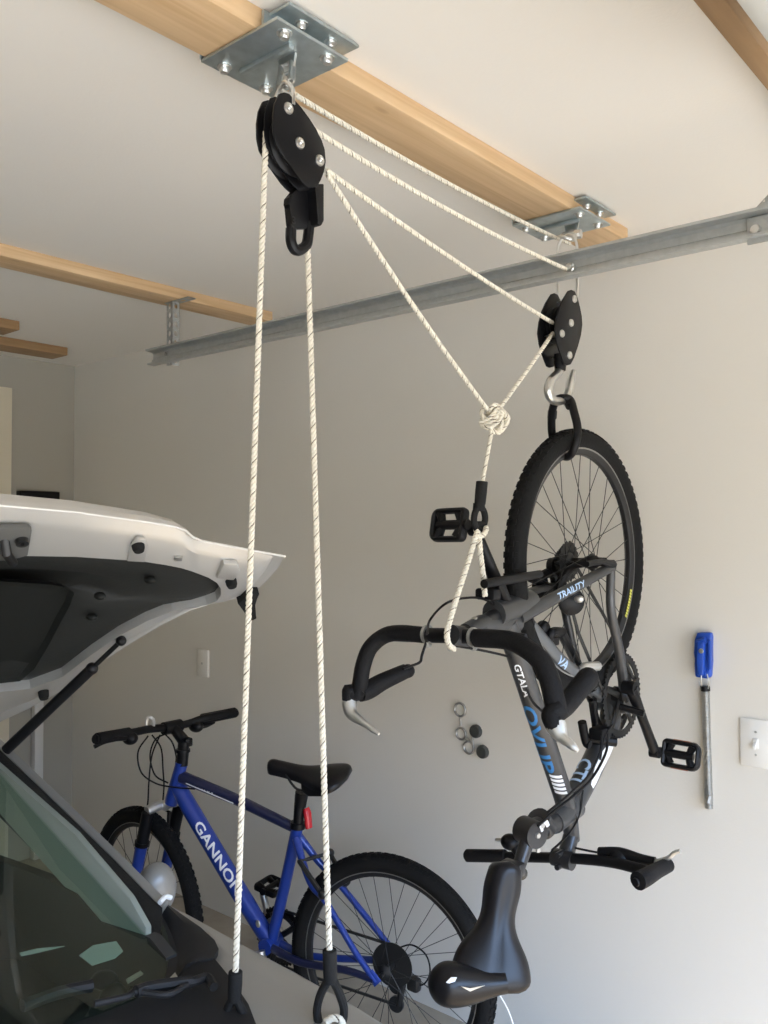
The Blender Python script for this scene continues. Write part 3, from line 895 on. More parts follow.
quick('lever_plate', lambda b: (b.tube(spline([PX(592, 680, X0 + .02), PX(583, 668, X0 + .02), PX(598, 666, X0 + .03)], 4), .012, 10)), 'lever', HB)

# drop handlebar
cl = hx_(458, 636)
def D_(px, py, dy=0.0): return PY(px, py, cl.y + dy)
DB = quick('drop_bar', lambda b: b.tube(spline([D_(388, 634), D_(420, 635), D_(458, 636), D_(500, 638), D_(525, 642, .01)], 6), .0158, 14), 'black_metal', HB)
def tapeL(b):
    b.tube(spline([D_(424, 635), D_(400, 633), D_(384, 636, -.005), D_(370, 648, -.02), D_(363, 666, -.03), D_(360, 684, -.035), D_(357, 696, -.035)], 6), .0175, 16)
    b.tube(spline([D_(360, 692, -.03), D_(368, 690, -.01), D_(382, 682, .02), D_(397, 675, .05), D_(406, 671, .07)], 6), [.0215, .0205, .0180, .0165], 16)
    b.ball(D_(408, 671, .074), .0155)
quick('bar_tape', tapeL, 'grip', DB)
def tapeR(b):
    b.tube(spline([D_(476, 638), D_(505, 640), D_(522, 646, -.01), D_(540, 660, -.02), D_(549, 678, -.025), D_(554, 698, -.03), D_(557, 712, -.03)], 6), [.0185, .0200], 16)
    b.tube(spline([D_(558, 712, -.03), D_(566, 705, .0), D_(578, 690, .04), D_(588, 678, .07)], 6), [.018, .021], 16)
    b.ball(D_(588, 678, .07), .0205)
quick('bar_tape', tapeR, 'grip', DB)
def hoodL(b): b.tube(spline([D_(362, 688, -.03), D_(354, 694, -.04), D_(349, 690, -.05), D_(348, 700, -.05)], 5), [.019, .013], 14)
def hoodR(b): b.tube(spline([D_(560, 708, -.03), D_(552, 715, -.045), D_(553, 722, -.05), D_(556, 728, -.05)], 5), [.021, .016], 14)
bl1 = quick('brake_lever', lambda b: b.tube(spline([D_(349, 702, -.05), D_(352, 714, -.055), D_(361, 721, -.06), D_(372, 729, -.06), D_(379, 734, -.06)], 5), [.0165, .0150, .0105, .0072, .0068, .0030], 12, flat=(_F, .7)), 'lever', DB)
quick('brake_hood', hoodL, 'grip', DB)
bl2 = quick('brake_lever', lambda b: b.tube(spline([D_(556, 726, -.05), D_(562, 737, -.055), D_(570, 744, -.06), D_(578, 751, -.06)], 5), [.0195, .0155, .0100, .0080, .0076, .0035], 12, flat=(_F, .7)), 'lever', DB)
quick('brake_hood', hoodR, 'grip', DB)
def stem1(b):
    b.tube([hx_(500, 614), hx_(470, 632)], [.019, .018], 16)
    b.tube([hx_(451, 635) + V((0, 0, .0)), hx_(468, 637)], .021, 18)
    b.tube([hx_(466, 634), hx_(462, 637)], [.021, .020], 12)
    b.tube([hx_(503, 604), hx_(497, 622)], .012, 12)
quick('stem', stem1, 'frame_black', HB)
for px, py in ((427, 634), (452, 636), (473, 637)):
    c = D_(px, py); quick('clamp_band', lambda b: b.tube([c - V((.0035, 0, 0)), c + V((.0035, 0, 0))], .0192, 18), 'dull_steel', DB)
for px, py in ((428, 645), (451, 648), (474, 648), (497, 600), (488, 596)):
    c = hx_(px, py); quick('clamp_bolt', lambda b: b.lathe([(0, -.008), (.006, -.008), (.006, .008), (0, .008)], c, (.3, -.9, 0), 8), 'dull_steel', DB)
for a_, e_, r_ in (((474, 618), (480, 636), .007), ((503, 634), (505, 646), .008), ((493, 634), (493, 648), .006)):
    quick('clamp_pin', lambda b: b.tube([hx_(*a_), hx_(*e_)], r_, 8), 'dull_steel', DB)
quick('rack_arm', lambda b: (b.tube([hx_(484, 584, .035), hx_(512, 579, .035), hx_(540, 574, .035)], [.0095, .0105, .009], 12), b.tube([hx_(479, 592), hx_(500, 589)], .008, 10), b.box(hx_(488, 594), (.05, .03, .025), bev=.006), b.tube([hx_(498, 582, .02), hx_(508, 606)], .013, 10)), 'black_metal', HB)

# flat handlebar at the bottom
fb = hx_(563, 859)
def B_(px, py, dy=0.0): return PY(px, py, fb.y + dy)
FB = quick('flat_bar', lambda b: b.tube(spline([B_(470, 856, -.02), B_(515, 857), B_(563, 858), B_(610, 862, .0), B_(650, 872, -.02)], 6), .0125, 14), 'black_metal', HB)
quick('grip', lambda b: b.tube([B_(466, 855.5, -.02), B_(467, 855.5, -.02), B_(505, 856, -.005), B_(506, 856, -.005)], [.012, .0160, .0160, .0135], 16), 'grip', FB)
def gripr(b):
    b.tube(spline([B_(668, 865, .03), B_(656, 871, -.03), B_(646, 877, -.09), B_(638, 881, -.12)], 5), [.0155, .0170, .0185, .0195], 16)
quick('grip', gripr, 'grip', FB)
quick('grip_plug', lambda b: b.lathe([(0, .004), (.008, .004), (.009, 0), (0, 0)], B_(636.5, 882, -.125), (-.3, -.95, -.1), 14), 'black_plastic', FB)
def blev(px, py, pts, dy):
    o = quick('brake_lever', lambda b: (b.tube(spline([B_(*p, dy) for p in pts[0]], 5), [.014, .011], 12), b.ball(B_(px, py, dy), (.024, .022, .020))), 'black_metal', FB)
    quick('lever_tip', lambda b: b.tube(spline([B_(*p, dy) for p in pts[1]], 5), [.0055, .0045], 8), 'lever', o)
blev(510, 842, [[(506, 838), (512, 844), (518, 852), (520, 858)], [(506, 839), (500, 840), (496, 840)]], -.02)
blev(620, 857, [[(600, 853), (620, 853), (640, 859), (655, 862)], [(655, 862), (668, 858), (674, 853), (680, 851)]], .02)
def stem2(b):
    b.tube([hx_(571, 836), hx_(564, 862)], [.019, .020], 16)
    c = fb; b.tube([c - V((.026, 0, 0)), c + V((.026, 0, 0))], .021, 18)
    for dz in (.016, -.012): b.lathe([(0, -.030), (.007, -.030), (.007, .0), (0, 0)], c + V((0, 0, dz)), (0, 1, 0), 8)
quick('stem', stem2, 'frame_black', HB)
PV = hx_(530, 832)
def pivot(b):
    ax = V((.9, -.3, 0)).normalized()
    b.tube([PV - ax * .026, PV + ax * .026], .030, 24)
    b.tube([hx_(553, 822), PV], [.026, .026], 18)
    b.tube([hx_(538, 819) , hx_(545, 829)], .028, 16)
    b.tube([PV, hx_(526, 845), hx_(517, 872)], [.022, .0165, .0145], 16)
    b.tube([hx_(513, 866), hx_(522, 874)], .014, 14); b.box(hx_(513, 868), (.05, .03, .03), bev=.006)
pv = quick('pivot_stem', pivot, 'frame_black', HB)
ax = V((.9, -.3, 0)).normalized()
for p in (PV + ax * .026, PV + ax * .024 + V((.006, .012, .020)), hx_(532, 847) + ax * .02):
    quick('bolt', lambda b: b.lathe([(0, .004), (.0055, .004), (.0065, 0), (0, 0)], p, ax, 10), 'dull_steel', pv)
quick('label_plate', lambda b: b.prism([hx_(539, 826, .028), hx_(547, 820, .028), hx_(549, 825, .028), hx_(541, 832, .028)], (.002, 0, 0)), 'white_decal', pv)
quick('seat_post', lambda b: b.tube([hx_(517, 868), hx_(511, 890), hx_(506, 905)], .010, 14), 'lever', HB)

# saddle
sd = 1.86
sn, stl = PD(508, 861, 1.90), PD(490, 992, 1.80)
sup = (EYE - sn.lerp(stl, .5)).normalized() + _R * .28 + V((0, 0, -.1))
SA = make_saddle(HB, sn, stl, sup, .088, .031, .046, .003, wave=.006, mid_=.63, k_=13, nb=.008)
def seam(b):
    pts = [(516, 884), (521, 893), (522, 905), (518, 918), (513, 932), (518, 946), (527, 958), (530, 972)]
    b.tube(spline([PD(px, py, 1.805) for px, py in pts], 5), .0012, 6)
lc = PD(449, 984, 1.78); ld = (PD(505, 982, 1.80) - lc); Ll = ld.length; ld.normalize()
def lobe_f(b):
    pts, rs = [], []
    for i in range(13):
        t_ = PI / 2 * i / 12; pts.append(lc - ld * (.043 * math.cos(t_))); rs.append(max(.001, .043 * math.sin(t_)))
    for i in range(1, 15):
        f = i / 14; pts.append(lc + ld * (Ll * f) + V((0, 0, -.004 * math.sin(PI * f)))); rs.append(.043 - .021 * (f * f * (3 - 2 * f)))
    b.tube(pts, rs, 24)
lobe = quick('padded_lobe', lobe_f, 'leather', SA)
quick('badge', lambda b: b.prism([PD(446, 982, 1.733), PD(451, 977, 1.733), PD(457, 977, 1.734), PD(455, 981, 1.733), PD(449, 983, 1.733)], -_F * .002), 'white_decal', lobe)
quick('badge', lambda b: b.prism([PD(461, 986, 1.733), PD(470, 988, 1.733), PD(485, 985, 1.737), PD(470, 991, 1.733)], -_F * .002), 'lever', lobe)
quick('loose_cord', lambda b: b.tube(spline([PD(492, 988, 1.80), PD(500, 996, 1.80), PD(508, 1010, 1.80), PD(513, 1024, 1.80), PD(516, 1040, 1.80)], 5), .0014, 6), 'white_decal', SA)

# cables
def cab(pts, r=.0026): 
    return quick('cable', lambda b: b.tube(spline(pts, 8), r, 8), 'black_plastic', HB)
cab([hx_(427, 634), D_(430, 620), hx_(445, 604), hx_(465, 598), hx_(486, 600), hx_(505, 615), hx_(513, 634)])
cab([hx_(427, 640), hx_(422, 655), hx_(420, 662), hx_(411, 666), hx_(403, 669)], .0028)
cab([hx_(450, 645), hx_(480, 650), hx_(510, 657), hx_(535, 666)], .0028)
cab([hx_(528, 602), hx_(533, 615), hx_(522, 630), hx_(515, 636)], .0018)
cab([hx_(526, 688, .02), hx_(533, 702, .03), hx_(543, 712, .05), hx_(551, 720, .06)], .003)
cab([hx_(608, 730, .05), hx_(606, 752, .05), hx_(592, 778, .045), hx_(572, 797, .035), hx_(553, 812, .035), hx_(538, 826, .03)], .0034)
cab([hx_(602, 735, .055), hx_(600, 752, .06), hx_(588, 776, .05), hx_(566, 797, .045), hx_(548, 812, .035)], .003)
cab([hx_(583, 790, .03), hx_(580, 812, .03), hx_(573, 828, .03), hx_(562, 841, .03), hx_(552, 850, .03)], .0026)
cab([B_(575, 848, .0), B_(595, 852, .01), B_(615, 855, .02)], .0026)
cab([hx_(612, 725, .05), hx_(604, 738, .05), hx_(600, 760, .05)], .003)

# carabiner
cp = [(562, 398, 0), (556, 401, -.012), (552.5, 410, -.03), (551.5, 424, -.042), (553, 438, -.044), (560, 452, -.03), (566, 457, 0), (572, 453, .028), (576, 442, .040), (577.5, 428, .040), (574, 412, .028), (570, 400, .012)]
cpp = spline([hx_(x, y, dx + .004) for x, y, dx in cp], 6, True)
t = thing('carabiner', 'black carabiner clipped through the hanging bike wheel below the silver hook', 'carabiner', hx_(566, 400))
quick('ring', lambda b: b.tube(cpp, .0100, 12, closed=True), 'black_metal', t)
quick('gate_collar', lambda b: b.tube([hx_(552.5, 411, -.03), hx_(552, 418, -.036)], .0115, 12), 'black_metal', t)
quick('gate', lambda b: b.tube([hx_(570, 407, .02), hx_(568, 403, .012)], .010, 10), 'black_metal', t)

# tie rope loop
def tie(b):
    rope_into(b, spline([PX(478, 531, -1.012), PX(474, 542, -1.008), PX(468, 562, -1.006), PX(459, 590, -1.006), PX(450, 620, -1.008), PX(447, 634, -1.005), PX(449, 645, -1.008), PX(454, 649, -1.02)], 6), .0060)
    rope_into(b, spline([PX(476, 529, -1.03), PX(479, 536, -1.008), PX(484, 534, -1.006), PX(486, 529, -1.01), PX(484, 526, -1.03)], 6), .0060)
    rope_into(b, spline([PX(479, 534, -1.02), PX(480, 550, -1.02), PX(483, 575, -1.02), PX(485, 596, -1.02)], 6), .0060)
tag(quick('tie_rope', tie, ['rope', 'rope_fleck']), 'short white rope loop tying the drop handlebar to the black hook', 'rope')

# ------------------------------------------------------------------ blue bicycle
ZH = .335
RH = PZ(389, 968, ZH); FH = PZ(144, 906, ZH)
bd = (FH - RH); bd.z = 0; bd.normalize()                     # heading (towards -x)
bn = V((-bd.y, bd.x, 0))                                     # sideways
if bn.y > 0: bn = -bn                                        # towards the camera
def Q(px, py, off=0.0, lean=0.0):
    """point of the bike's upright plane, moved off towards the camera"""
    pl = Plane(RH + bn * off, RH + bn * off + bd, RH + bn * off + V((0, lean, 1)))
    return pl.at(px, py)
BK = thing('mountain_bicycle', 'blue mountain bike standing behind the car against the wall', 'bicycle', V((RH.x, RH.y, 0)))
make_wheel(BK, 'wheel', RH, bn, .335, .027, 32, 'alloy_dark')
fax = (bn + bd * .30).normalized()
make_wheel(BK, 'wheel', FH, fax, .335, .027, 32, 'alloy_dark')
b = MB()
HT, HBm = Q(181, 766), Q(172, 800)
BBb = Q(271, 943); SCb = Q(297, 829)
b.tube([Q(181.5, 762), HT, HBm, Q(171, 803)], [.022, .021, .024, .023], 18)
b.tube([Q(178, 786), Q(190, 808), Q(240, 893), BBb], [.026, .029, .029, .026], 18)
b.tube([Q(297.5, 826), SCb, Q(285, 885), BBb], [.020, .019, .018, .019], 16)
b.tube([BBb + bn * .036, BBb - bn * .036], .024, 18)
b.tube(spline([Q(296, 838, .012), Q(304, 866, .035), Q(312, 886, .05), Q(326, 902, .055), Q(354, 950, .06), Q(376, 982, .062)], 4), [.013, .010, .010, .009], 12)
b.tube(spline([Q(299, 836, -.012), Q(319, 862, -.035), Q(341, 886, -.05), Q(391, 948, -.058), Q(400, 962, -.06)], 4), [.013, .010, .0095], 12)
b.tube(spline([BBb - bn * .02, Q(310, 956, -.04), Q(375, 960, -.058), Q(398, 966, -.06)], 4), [.012, .010], 12)
FB2 = b.build('frame', 'blue_frame', BK)
quick('top_tube', lambda b: b.tube([Q(182, 777), Q(240, 801), Q(297, 829)], [.021, .018, .016], 16), 'blue_dark', FB2)
quick('chain_stay', lambda b: b.tube(spline([BBb + bn * .02, Q(300, 962, .04), Q(345, 970, .055), Q(374, 980, .062)], 4), [.013, .010], 12), 'blue_dark', FB2)
quick('dropout', lambda b: (b.tube([Q(369, 972, .062), Q(378, 984, .062)], .016, 12, flat=(bn, .35))), 'blue_frame', FB2)
fc = (EYE - Q(200, 850)).normalized()
def gl(b): text_on_tube(b, 'GANNON', Q(199, 823), Q(246, 902), .0295, (Q(241, 893) - Q(199, 823)).length, fc + V((-.22, .0, -.12)), 1, .032, -.15)
quick('lettering', gl, 'white_decal', FB2)
def tl(b):
    text_on_tube(b, 'RATTAN', Q(193, 782), Q(240, 802), .0185, .10, fc + V((0, 0, -.25)), 1, .014)
    text_on_tube(b, '-', Q(190, 781), Q(240, 802), .0200, .20, fc + V((0, 0, -.55)), 1, .004)
quick('decal', tl, 'white_decal', FB2)
quick('badge', lambda b: b.ball(Q(258, 924, .03), (.010, .004, .012)), 'lever', FB2)
# fork
cro_ = Q(164, 808)
lat = fax
def leg(off, px, py, m):
    top = cro_ + lat * off; end = FH + lat * off * .95
    o = quick('fork_leg', lambda b: (b.tube([top, top.lerp(end, .30)], [.021, .021], 14), b.tube([top.lerp(end, .29), top.lerp(end, .33)], .025, 14)), 'black_metal', BK)
    quick('lower_leg', lambda b: b.tube([top.lerp(end, .33), top.lerp(end, .6), end], [.021, .020, .014], 14), 'blue_frame', o)
leg(.062, 0, 0, 0); leg(-.062, 0, 0, 0)
quick('fork_crown', lambda b: (b.tube(spline([cro_ + lat * .066 + V((0, 0, .004)), cro_ + lat * .03 + V((0, 0, .012)), cro_ - lat * .03 + V((0, 0, .012)), cro_ - lat * .066 + V((0, 0, .004))], 4), .017, 12), b.tube([cro_ + V((0, 0, .006)), HBm], .019, 12)), 'lever', BK)
def fbr(b):
    for s in (1, -1):
        b.tube([cro_ + lat * (.05 * s) + bd * .03 + V((0, 0, -.03)), cro_ + lat * (.045 * s) + bd * .03 + V((0, 0, -.10))], .009, 8)
    b.tube(spline([cro_ + lat * .05 + bd * .03 + V((0, 0, -.03)), cro_ + bd * .03 + V((0, 0, -.005)), cro_ - lat * .05 + bd * .03 + V((0, 0, -.03))], 5), .004, 8)
quick('rim_brake', fbr, 'black_metal', BK)
# bars
hc = Q(172, 727)
la, ra = PY(96, 739, hc.y - .30), PY(236, 712, hc.y + .27)
la_i = hc.lerp(la, .33); ra_i = hc.lerp(ra, .33)
HBar = quick('handlebar', lambda b: b.tube(spline([la, PY(130, 733, hc.y - .17), PY(150, 729, hc.y - .09), hc, PY(190, 723, hc.y + .08), PY(205, 718, hc.y + .13), ra], 5), .0135, 12), 'black_metal', BK)
quick('grip', lambda b: b.tube([la, PY(97, 739, hc.y - .295), PY(129, 733, hc.y - .17)], [.016, .0195, .0185], 14), 'grip', HBar)
quick('grip', lambda b: b.tube([PY(202, 719, hc.y + .13), PY(235, 712.5, hc.y + .265), ra], [.0185, .0185, .015], 14), 'grip', HBar)
def lev(b, pts, hub_): 
    b.tube(spline(pts, 5), [.009, .0065], 8); b.ball(hub_, (.03, .024, .022))
quick('brake_lever', lambda b: lev(b, [PY(128, 738, hc.y - .18), PY(115, 739, hc.y - .24), PY(104, 742, hc.y - .27), PY(94, 747, hc.y - .30)], PY(130, 738, hc.y - .17)), 'black_metal', HBar)
quick('brake_lever', lambda b: lev(b, [PY(195, 726, hc.y + .10), PY(205, 726, hc.y + .14), PY(214, 722, hc.y + .18)], PY(196, 726, hc.y + .10)), 'black_metal', HBar)
quick('bell_clip', lambda b: b.tube(spline([PY(146, 730, hc.y - .10), PY(147, 719, hc.y - .10), PY(151, 718, hc.y - .09), PY(153.5, 722, hc.y - .08), PY(152.5, 731, hc.y - .08)], 5), .0065, 8), 'lever', HBar)
quick('stem', lambda b: (b.tube([Q(182, 765), Q(184, 741)], .020, 14), b.tube([Q(184, 741), Q(176, 731), hc], [.020, .018, .019], 14), b.tube([hc - V((.0, .035, 0)), hc + V((0, .035, 0))], .022, 14), b.box(Q(187, 742, -.01), (.03, .03, .03), bev=.006), b.tube([Q(183, 752), Q(183, 749)], .025, 14)), 'black_metal', BK)
for pts in ([(148, 736), (138, 752), (141, 772), (155, 783), (172, 787), (195, 789)], [(152, 735), (161, 748), (163, 770), (164, 785), (163, 800)], [(165, 734), (155, 740), (150, 756), (155, 775), (168, 783)], [(160, 735), (152, 755), (149, 780), (148, 800), (147, 808)], [(164, 733), (172, 742), (176, 755), (176, 762)]):
    quick('cable', lambda b: b.tube(spline([Q(x, y, .04) for x, y in pts], 7), .0028, 7), 'black_plastic', BK)
# saddle and post
quick('seat_post', lambda b: (b.tube([Q(298, 826), Q(300, 795)], .0165, 14), b.tube([Q(297.5, 828), Q(298, 822)], .024, 14), b.tube([Q(300, 806), Q(302, 792)], [.019, .022], 12)), 'black_metal', BK)
bs = make_saddle(BK, Q(268, 765), Q(347, 779), V((.0, -.35, 1)), .075, .024, .036, 0, wave=.004)
quick('saddle_rail', lambda b: (b.tube(spline([Q(286, 774, .02), Q(292, 784, .02), Q(300, 790, .02), Q(320, 790, .02), Q(334, 788, .02)], 4), .004, 8), b.tube(spline([Q(286, 774, -.02), Q(292, 784, -.02), Q(300, 790, -.02), Q(320, 790, -.02), Q(334, 788, -.02)], 4), .004, 8)), 'dark_steel', bs)
quick('saddle_skirt', lambda b: b.prism([Q(300, 782, .028), Q(325, 783, .050), Q(333, 787, .056), Q(324, 797, .045), Q(308, 797, .03), Q(301, 792, .02)], -bn * .05, .006), 'leather', bs)
quick('rear_light', lambda b: (b.tube(spline([Q(306, 808, -.01), Q(307.5, 814, -.01), Q(309, 828, -.01)], 4), [.012, .016, .014], 14, flat=(bd, .7))), 'red_lens', BK)
# drivetrain of the blue bike
cb_ = MB()
for k, r_ in enumerate((.060, .052, .045, .038, .031)):
    cb_.teeth_ring(RH - bn * (.024 + .006 * k), bn, .015, r_, .0025, 22, .004)
cb_.lathe([(.012, -.001), (.066, -.001), (.066, .001), (.012, .001)], RH - bn * .021, bn, 40, True)
cb_.build('cassette', 'dark_steel', BK, 30)
ch2 = MB(); c_ = BBb - bn * .045
ch2.teeth_ring(c_, bn, .066, .082, .004, 40, .005); ch2.teeth_ring(c_ - bn * .008, bn, .074, .095, .004, 44, .005)
for k in range(5):
    a = 2 * PI * k / 5; d = bd * math.cos(a) + V((0, 0, math.sin(a))); ch2.tube([c_, c_ + d * .08], .010, 8)
ch2.build('chainring', 'dark_steel', BK, 30)
quick('chain', lambda b: (b.tube([c_ + V((0, 0, .09)), RH - bn * .045 + V((0, 0, .045))], .0045, 6), b.tube([c_ - V((0, 0, .09)), RH - bn * .045 + bd * .0 - V((0, 0, .13))], .0045, 6)), 'dark_steel', BK)
ck = quick('crank', lambda b: b.tube([BBb - bn * .06, Q(268, 915, -.06), Q(263, 893, -.07)], [.016, .012, .012], 12), 'dull_steel', BK)
make_pedal(ck, Q(272, 886, -.11), -bn, bd + V((0, 0, .2)), .09, .075)
ck2 = quick('crank', lambda b: b.tube([BBb + bn * .06, BBb + bn * .065 + V((.02, 0, -.085)), BBb + bn * .07 + V((.035, 0, -.17))], [.016, .012, .012], 12), 'dull_steel', BK)
make_pedal(ck2, BBb + bn * .12 + V((.035, 0, -.17)), bn, bd, .09, .075)
def der2(b):
    o = RH - bn * .05
    b.tube([o - V((0, 0, .03)), o + V((.0, 0, -.07)) - bd * .02, o + V((0, 0, -.13)) - bd * .01], [.014, .012, .010], 10)
    for dz in (-.075, -.13): b.lathe([(0, -.005), (.024, -.005), (.024, .005), (0, .005)], o + V((0, 0, dz)), bn, 18)
    b.box(Q(414, 984, -.06), (.04, .03, .04), bev=.008)
quick('derailleur', der2, 'dark_steel', BK)
quick('cable', lambda b: b.tube(spline([Q(398, 948, -.06), Q(412, 945, -.06), Q(426, 955, -.06), Q(430, 972, -.06), Q(424, 984, -.06), Q(414, 985, -.06)], 6), .0026, 7), 'black_plastic', BK)
def rb2(b):
    b.tube([Q(298, 862, .05), Q(330, 853, -.05)], .006, 8)
    b.ball(Q(345, 880, -.045), (.018, .02, .02)); b.ball(Q(323, 894, .06), (.016, .016, .016)); b.ball(Q(330, 853, -.05), (.014, .014, .014))
    b.tube([Q(330, 853, -.05), Q(344, 880, -.05)], .008, 8)
    b.tube([Q(300, 862, .055), Q(321, 893, .06)], .008, 8)
quick('rim_brake', rb2, 'dark_steel', BK)

# ------------------------------------------------------------------ the car
A_top, A_bot = PY(0, 745, .90), PY(165, 905, .93)
GL = Plane(A_top, A_bot, PZ(60, 1020, .985))
HP = Plane(PY(165, 907, .95), PY(380, 1024, .985), PZ(245, 1024, .93))
CAR = thing('car', 'grey and silver car at the left with its silver tailgate raised on a gas strut', 'car', V((A_bot.x - .3, .1, 0)))
def gpt(p, off=0): return GL.at(p[0], p[1], off)
wind = [(-260, 500), (0, 754), (60, 812), (110, 862), (148, 902), (166, 930), (173, 958), (172, 984), (150, 992), (110, 1008), (60, 1026), (-40, 1064), (-260, 1150)]
b = MB(); b.prism([gpt(p, -.004) for p in wind], GL.n * .004); b.build('windshield', 'glass', CAR)
# pillar: rubber strip and painted rail
def strip(b, outer, inner, off0, off1, th=.010, pl=GL):
    rows = [[pl.at(*p, off0) for p in outer], [pl.at((p[0] + q[0]) / 2, (p[1] + q[1]) / 2, (off0 + off1) / 2 + th) for p, q in zip(outer, inner)], [pl.at(*p, off1) for p in inner], [pl.at(*p, off1 - th * 2) for p in inner], [pl.at(*p, off0 - th * 3) for p in outer]]
    n = len(rows[0])
    vs = [[b.bm.verts.new(p) for p in r] for r in rows]
    for i in range(len(vs)):
        A, B = vs[i], vs[(i + 1) % len(vs)]
        for j in range(n - 1): b.f((A[j], A[j + 1], B[j + 1], B[j]))
    b.f([v[0] for v in vs]); b.f([v[-1] for v in vs])
po = [(-110, 640), (-40, 706), (0, 741), (40, 779), (80, 817), (120, 857), (160, 897), (168, 905)]
pm = [(-110, 650), (-40, 716), (0, 751), (40, 789), (78, 826), (115, 862), (152, 900), (162, 909)]
pi_ = [(-110, 668), (-40, 733), (0, 770), (40, 808), (76, 845), (108, 880), (142, 920), (158, 945)]
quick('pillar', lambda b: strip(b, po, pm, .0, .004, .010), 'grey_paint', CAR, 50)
quick('pillar_seal', lambda b: strip(b, pm, pi_, .002, .001, .006), 'rubber', CAR, 50)
quick('pillar_highlight', lambda b: b.tube(spline([GL.at(157, 909, .012), GL.at(162, 905, .016), GL.at(168, 905, .014)], 4), .0045, 8), 'white_decal', CAR)  # white bead modelled as the bright glint at the pillar foot
quick('roof', lambda b: b.grid([[GL.at(-110, 640) + V((-k * .25, -j * .25, .11 * k - .015 * k * k + .02 * j - .004 * j * j)) for j in range(6)] for k in range(5)]), 'grey_paint', CAR, 60)
# hood with the far wing falling away beside it
hedge = [(165, 905), (185, 915), (205, 926), (230, 940), (260, 956), (290, 972), (320, 989), (350, 1006), (385, 1028), (430, 1058), (500, 1106)]
crease = [(170, 912), (192, 930), (212, 945), (232, 962), (255, 978), (280, 992), (305, 1008), (330, 1026), (360, 1050), (400, 1082), (470, 1135)]
cowl_e = [(165, 910), (195, 932), (214, 950), (212, 964), (230, 984), (247, 1008), (256, 1030), (262, 1052), (280, 1085), (320, 1130), (390, 1190)]
far_in = [(162, 912), (190, 936), (207, 954), (205, 968), (222, 988), (238, 1012), (240, 1036), (220, 1064), (170, 1110), (150, 1180), (160, 1300)]
def hood(b):
    r0 = [HP.at(*p) for p in hedge]
    rows = [[V((p.x, p.y + .10, p.z - .42)) for p in r0], [V((p.x, p.y + .075, p.z - .20)) for p in r0], [V((p.x, p.y + .035, p.z - .035)) for p in r0], [V((p.x, p.y + .012, p.z - .006)) for p in r0], r0, [HP.at(*p, .006) for p in crease], [HP.at(*p, -.004) for p in cowl_e], [HP.at(*p, -.010) for p in far_in]]
    b.grid(rows)
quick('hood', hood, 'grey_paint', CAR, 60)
# cowl
def cowl(b):
    e = [(160, 905), (180, 919), (200, 933), (214, 946), (218, 955), (212, 964), (205, 966), (197, 966)]
    i_ = [(158, 910), (166, 925), (172, 938), (176, 950), (178, 960), (176, 972), (174, 980), (172, 986)]
    strip(b, e, i_, .010, .004, .010, HP)
    b.prism([HP.at(*p, .004) for p in [(157, 906), (170, 916), (190, 934), (206, 962), (206, 985), (176, 998), (164, 985), (168, 965), (162, 940)]], -HP.n * .012)
    e2 = [(200, 958), (214, 962), (232, 984), (248, 1008), (257, 1032), (262, 1060)]
    i2 = [(170, 984), (168, 996), (160, 1010), (150, 1030), (140, 1050), (130, 1080)]
    strip(b, e2, i2, .006, .002, .006, HP)
    e3 = [(176, 980), (150, 989), (110, 1003), (60, 1021), (-40, 1060)]
    i3 = [(180, 1040), (150, 1060), (110, 1070), (60, 1080), (-40, 1110)]
    strip(b, e3, i3, .004, .0, .006, HP)
quick('cowl', cowl, 'cowl', CAR, 40)
quick('cowl_flap', lambda b: b.prism([HP.at(*p, .012) for p in [(157, 1000), (174, 982), (182, 996)]], HP.n * .003), 'dull_steel', CAR)
def wiper(b, pts, r=.006): b.tube(spline([HP.at(x, y, .028) for x, y in pts], 5), r, 8)
quick('wiper', lambda b: (wiper(b, [(92, 1024), (125, 1016), (134, 1011), (165, 1014), (185, 1003)], .005), wiper(b, [(176, 1003), (192, 1000), (205, 996), (212, 1006)], .007), wiper(b, [(134, 1011), (150, 1006), (190, 1000)], .009)), 'cowl', CAR)
quick('wiper', lambda b: (wiper(b, [(20, 1026), (55, 1013), (90, 1005)], .009)), 'cowl', CAR)
quick('wiper_highlight', lambda b: wiper(b, [(96, 1023.5), (130, 1012.5), (150, 1014), (168, 1014), (184, 1004)], .0018), 'lever', CAR)  # pale line put in as the highlight along the wiper
# cabin
quick('pillar_lining', lambda b: b.prism([PY(*p, .855) for p in [(-80, 690), (0, 762), (80, 832), (135, 895), (152, 925), (152, 937), (140, 934), (100, 922), (78, 893), (45, 856), (0, 806), (-80, 735)]], (0, -.012, 0), .003), 'cabin_light', CAR)
quick('door_lining', lambda b: (b.prism([PY(*p, .84) for p in [(-120, 820), (0, 861), (40, 876), (76, 894), (100, 922), (150, 938), (166, 958), (168, 1010), (100, 1100), (-120, 1100)]], (0, .02, 0))), 'cabin_dark', CAR)
quick('quarter_bar', lambda b: b.tube([PY(-20, 800, .85), PY(0, 812, .85), PY(44, 856, .85), PY(76, 893, .85)], .007, 8), 'cabin_dark', CAR)
quick('dashboard', lambda b: b.prism([PZ(160, 975, .80), PZ(150, 950, .80), PZ(100, 950, .80), PZ(0, 960, .80), PZ(-150, 960, .80), PZ(-150, 1300, .80), PZ(120, 1300, .80), PZ(190, 1060, .80)], (0, 0, -.05)), 'cabin_dark', CAR)
def seat(b):
    b.tube(spline([V((-2.9, .35, .35)), V((-2.95, .35, .7)), V((-3.05, .35, 1.0))], 5), [.20, .22, .16], 18, flat=(V((1, 0, 0)), .45))
    b.ball(V((-3.08, .35, 1.13)), (.06, .14, .09))
quick('seat', seat, 'cabin_dark', CAR)
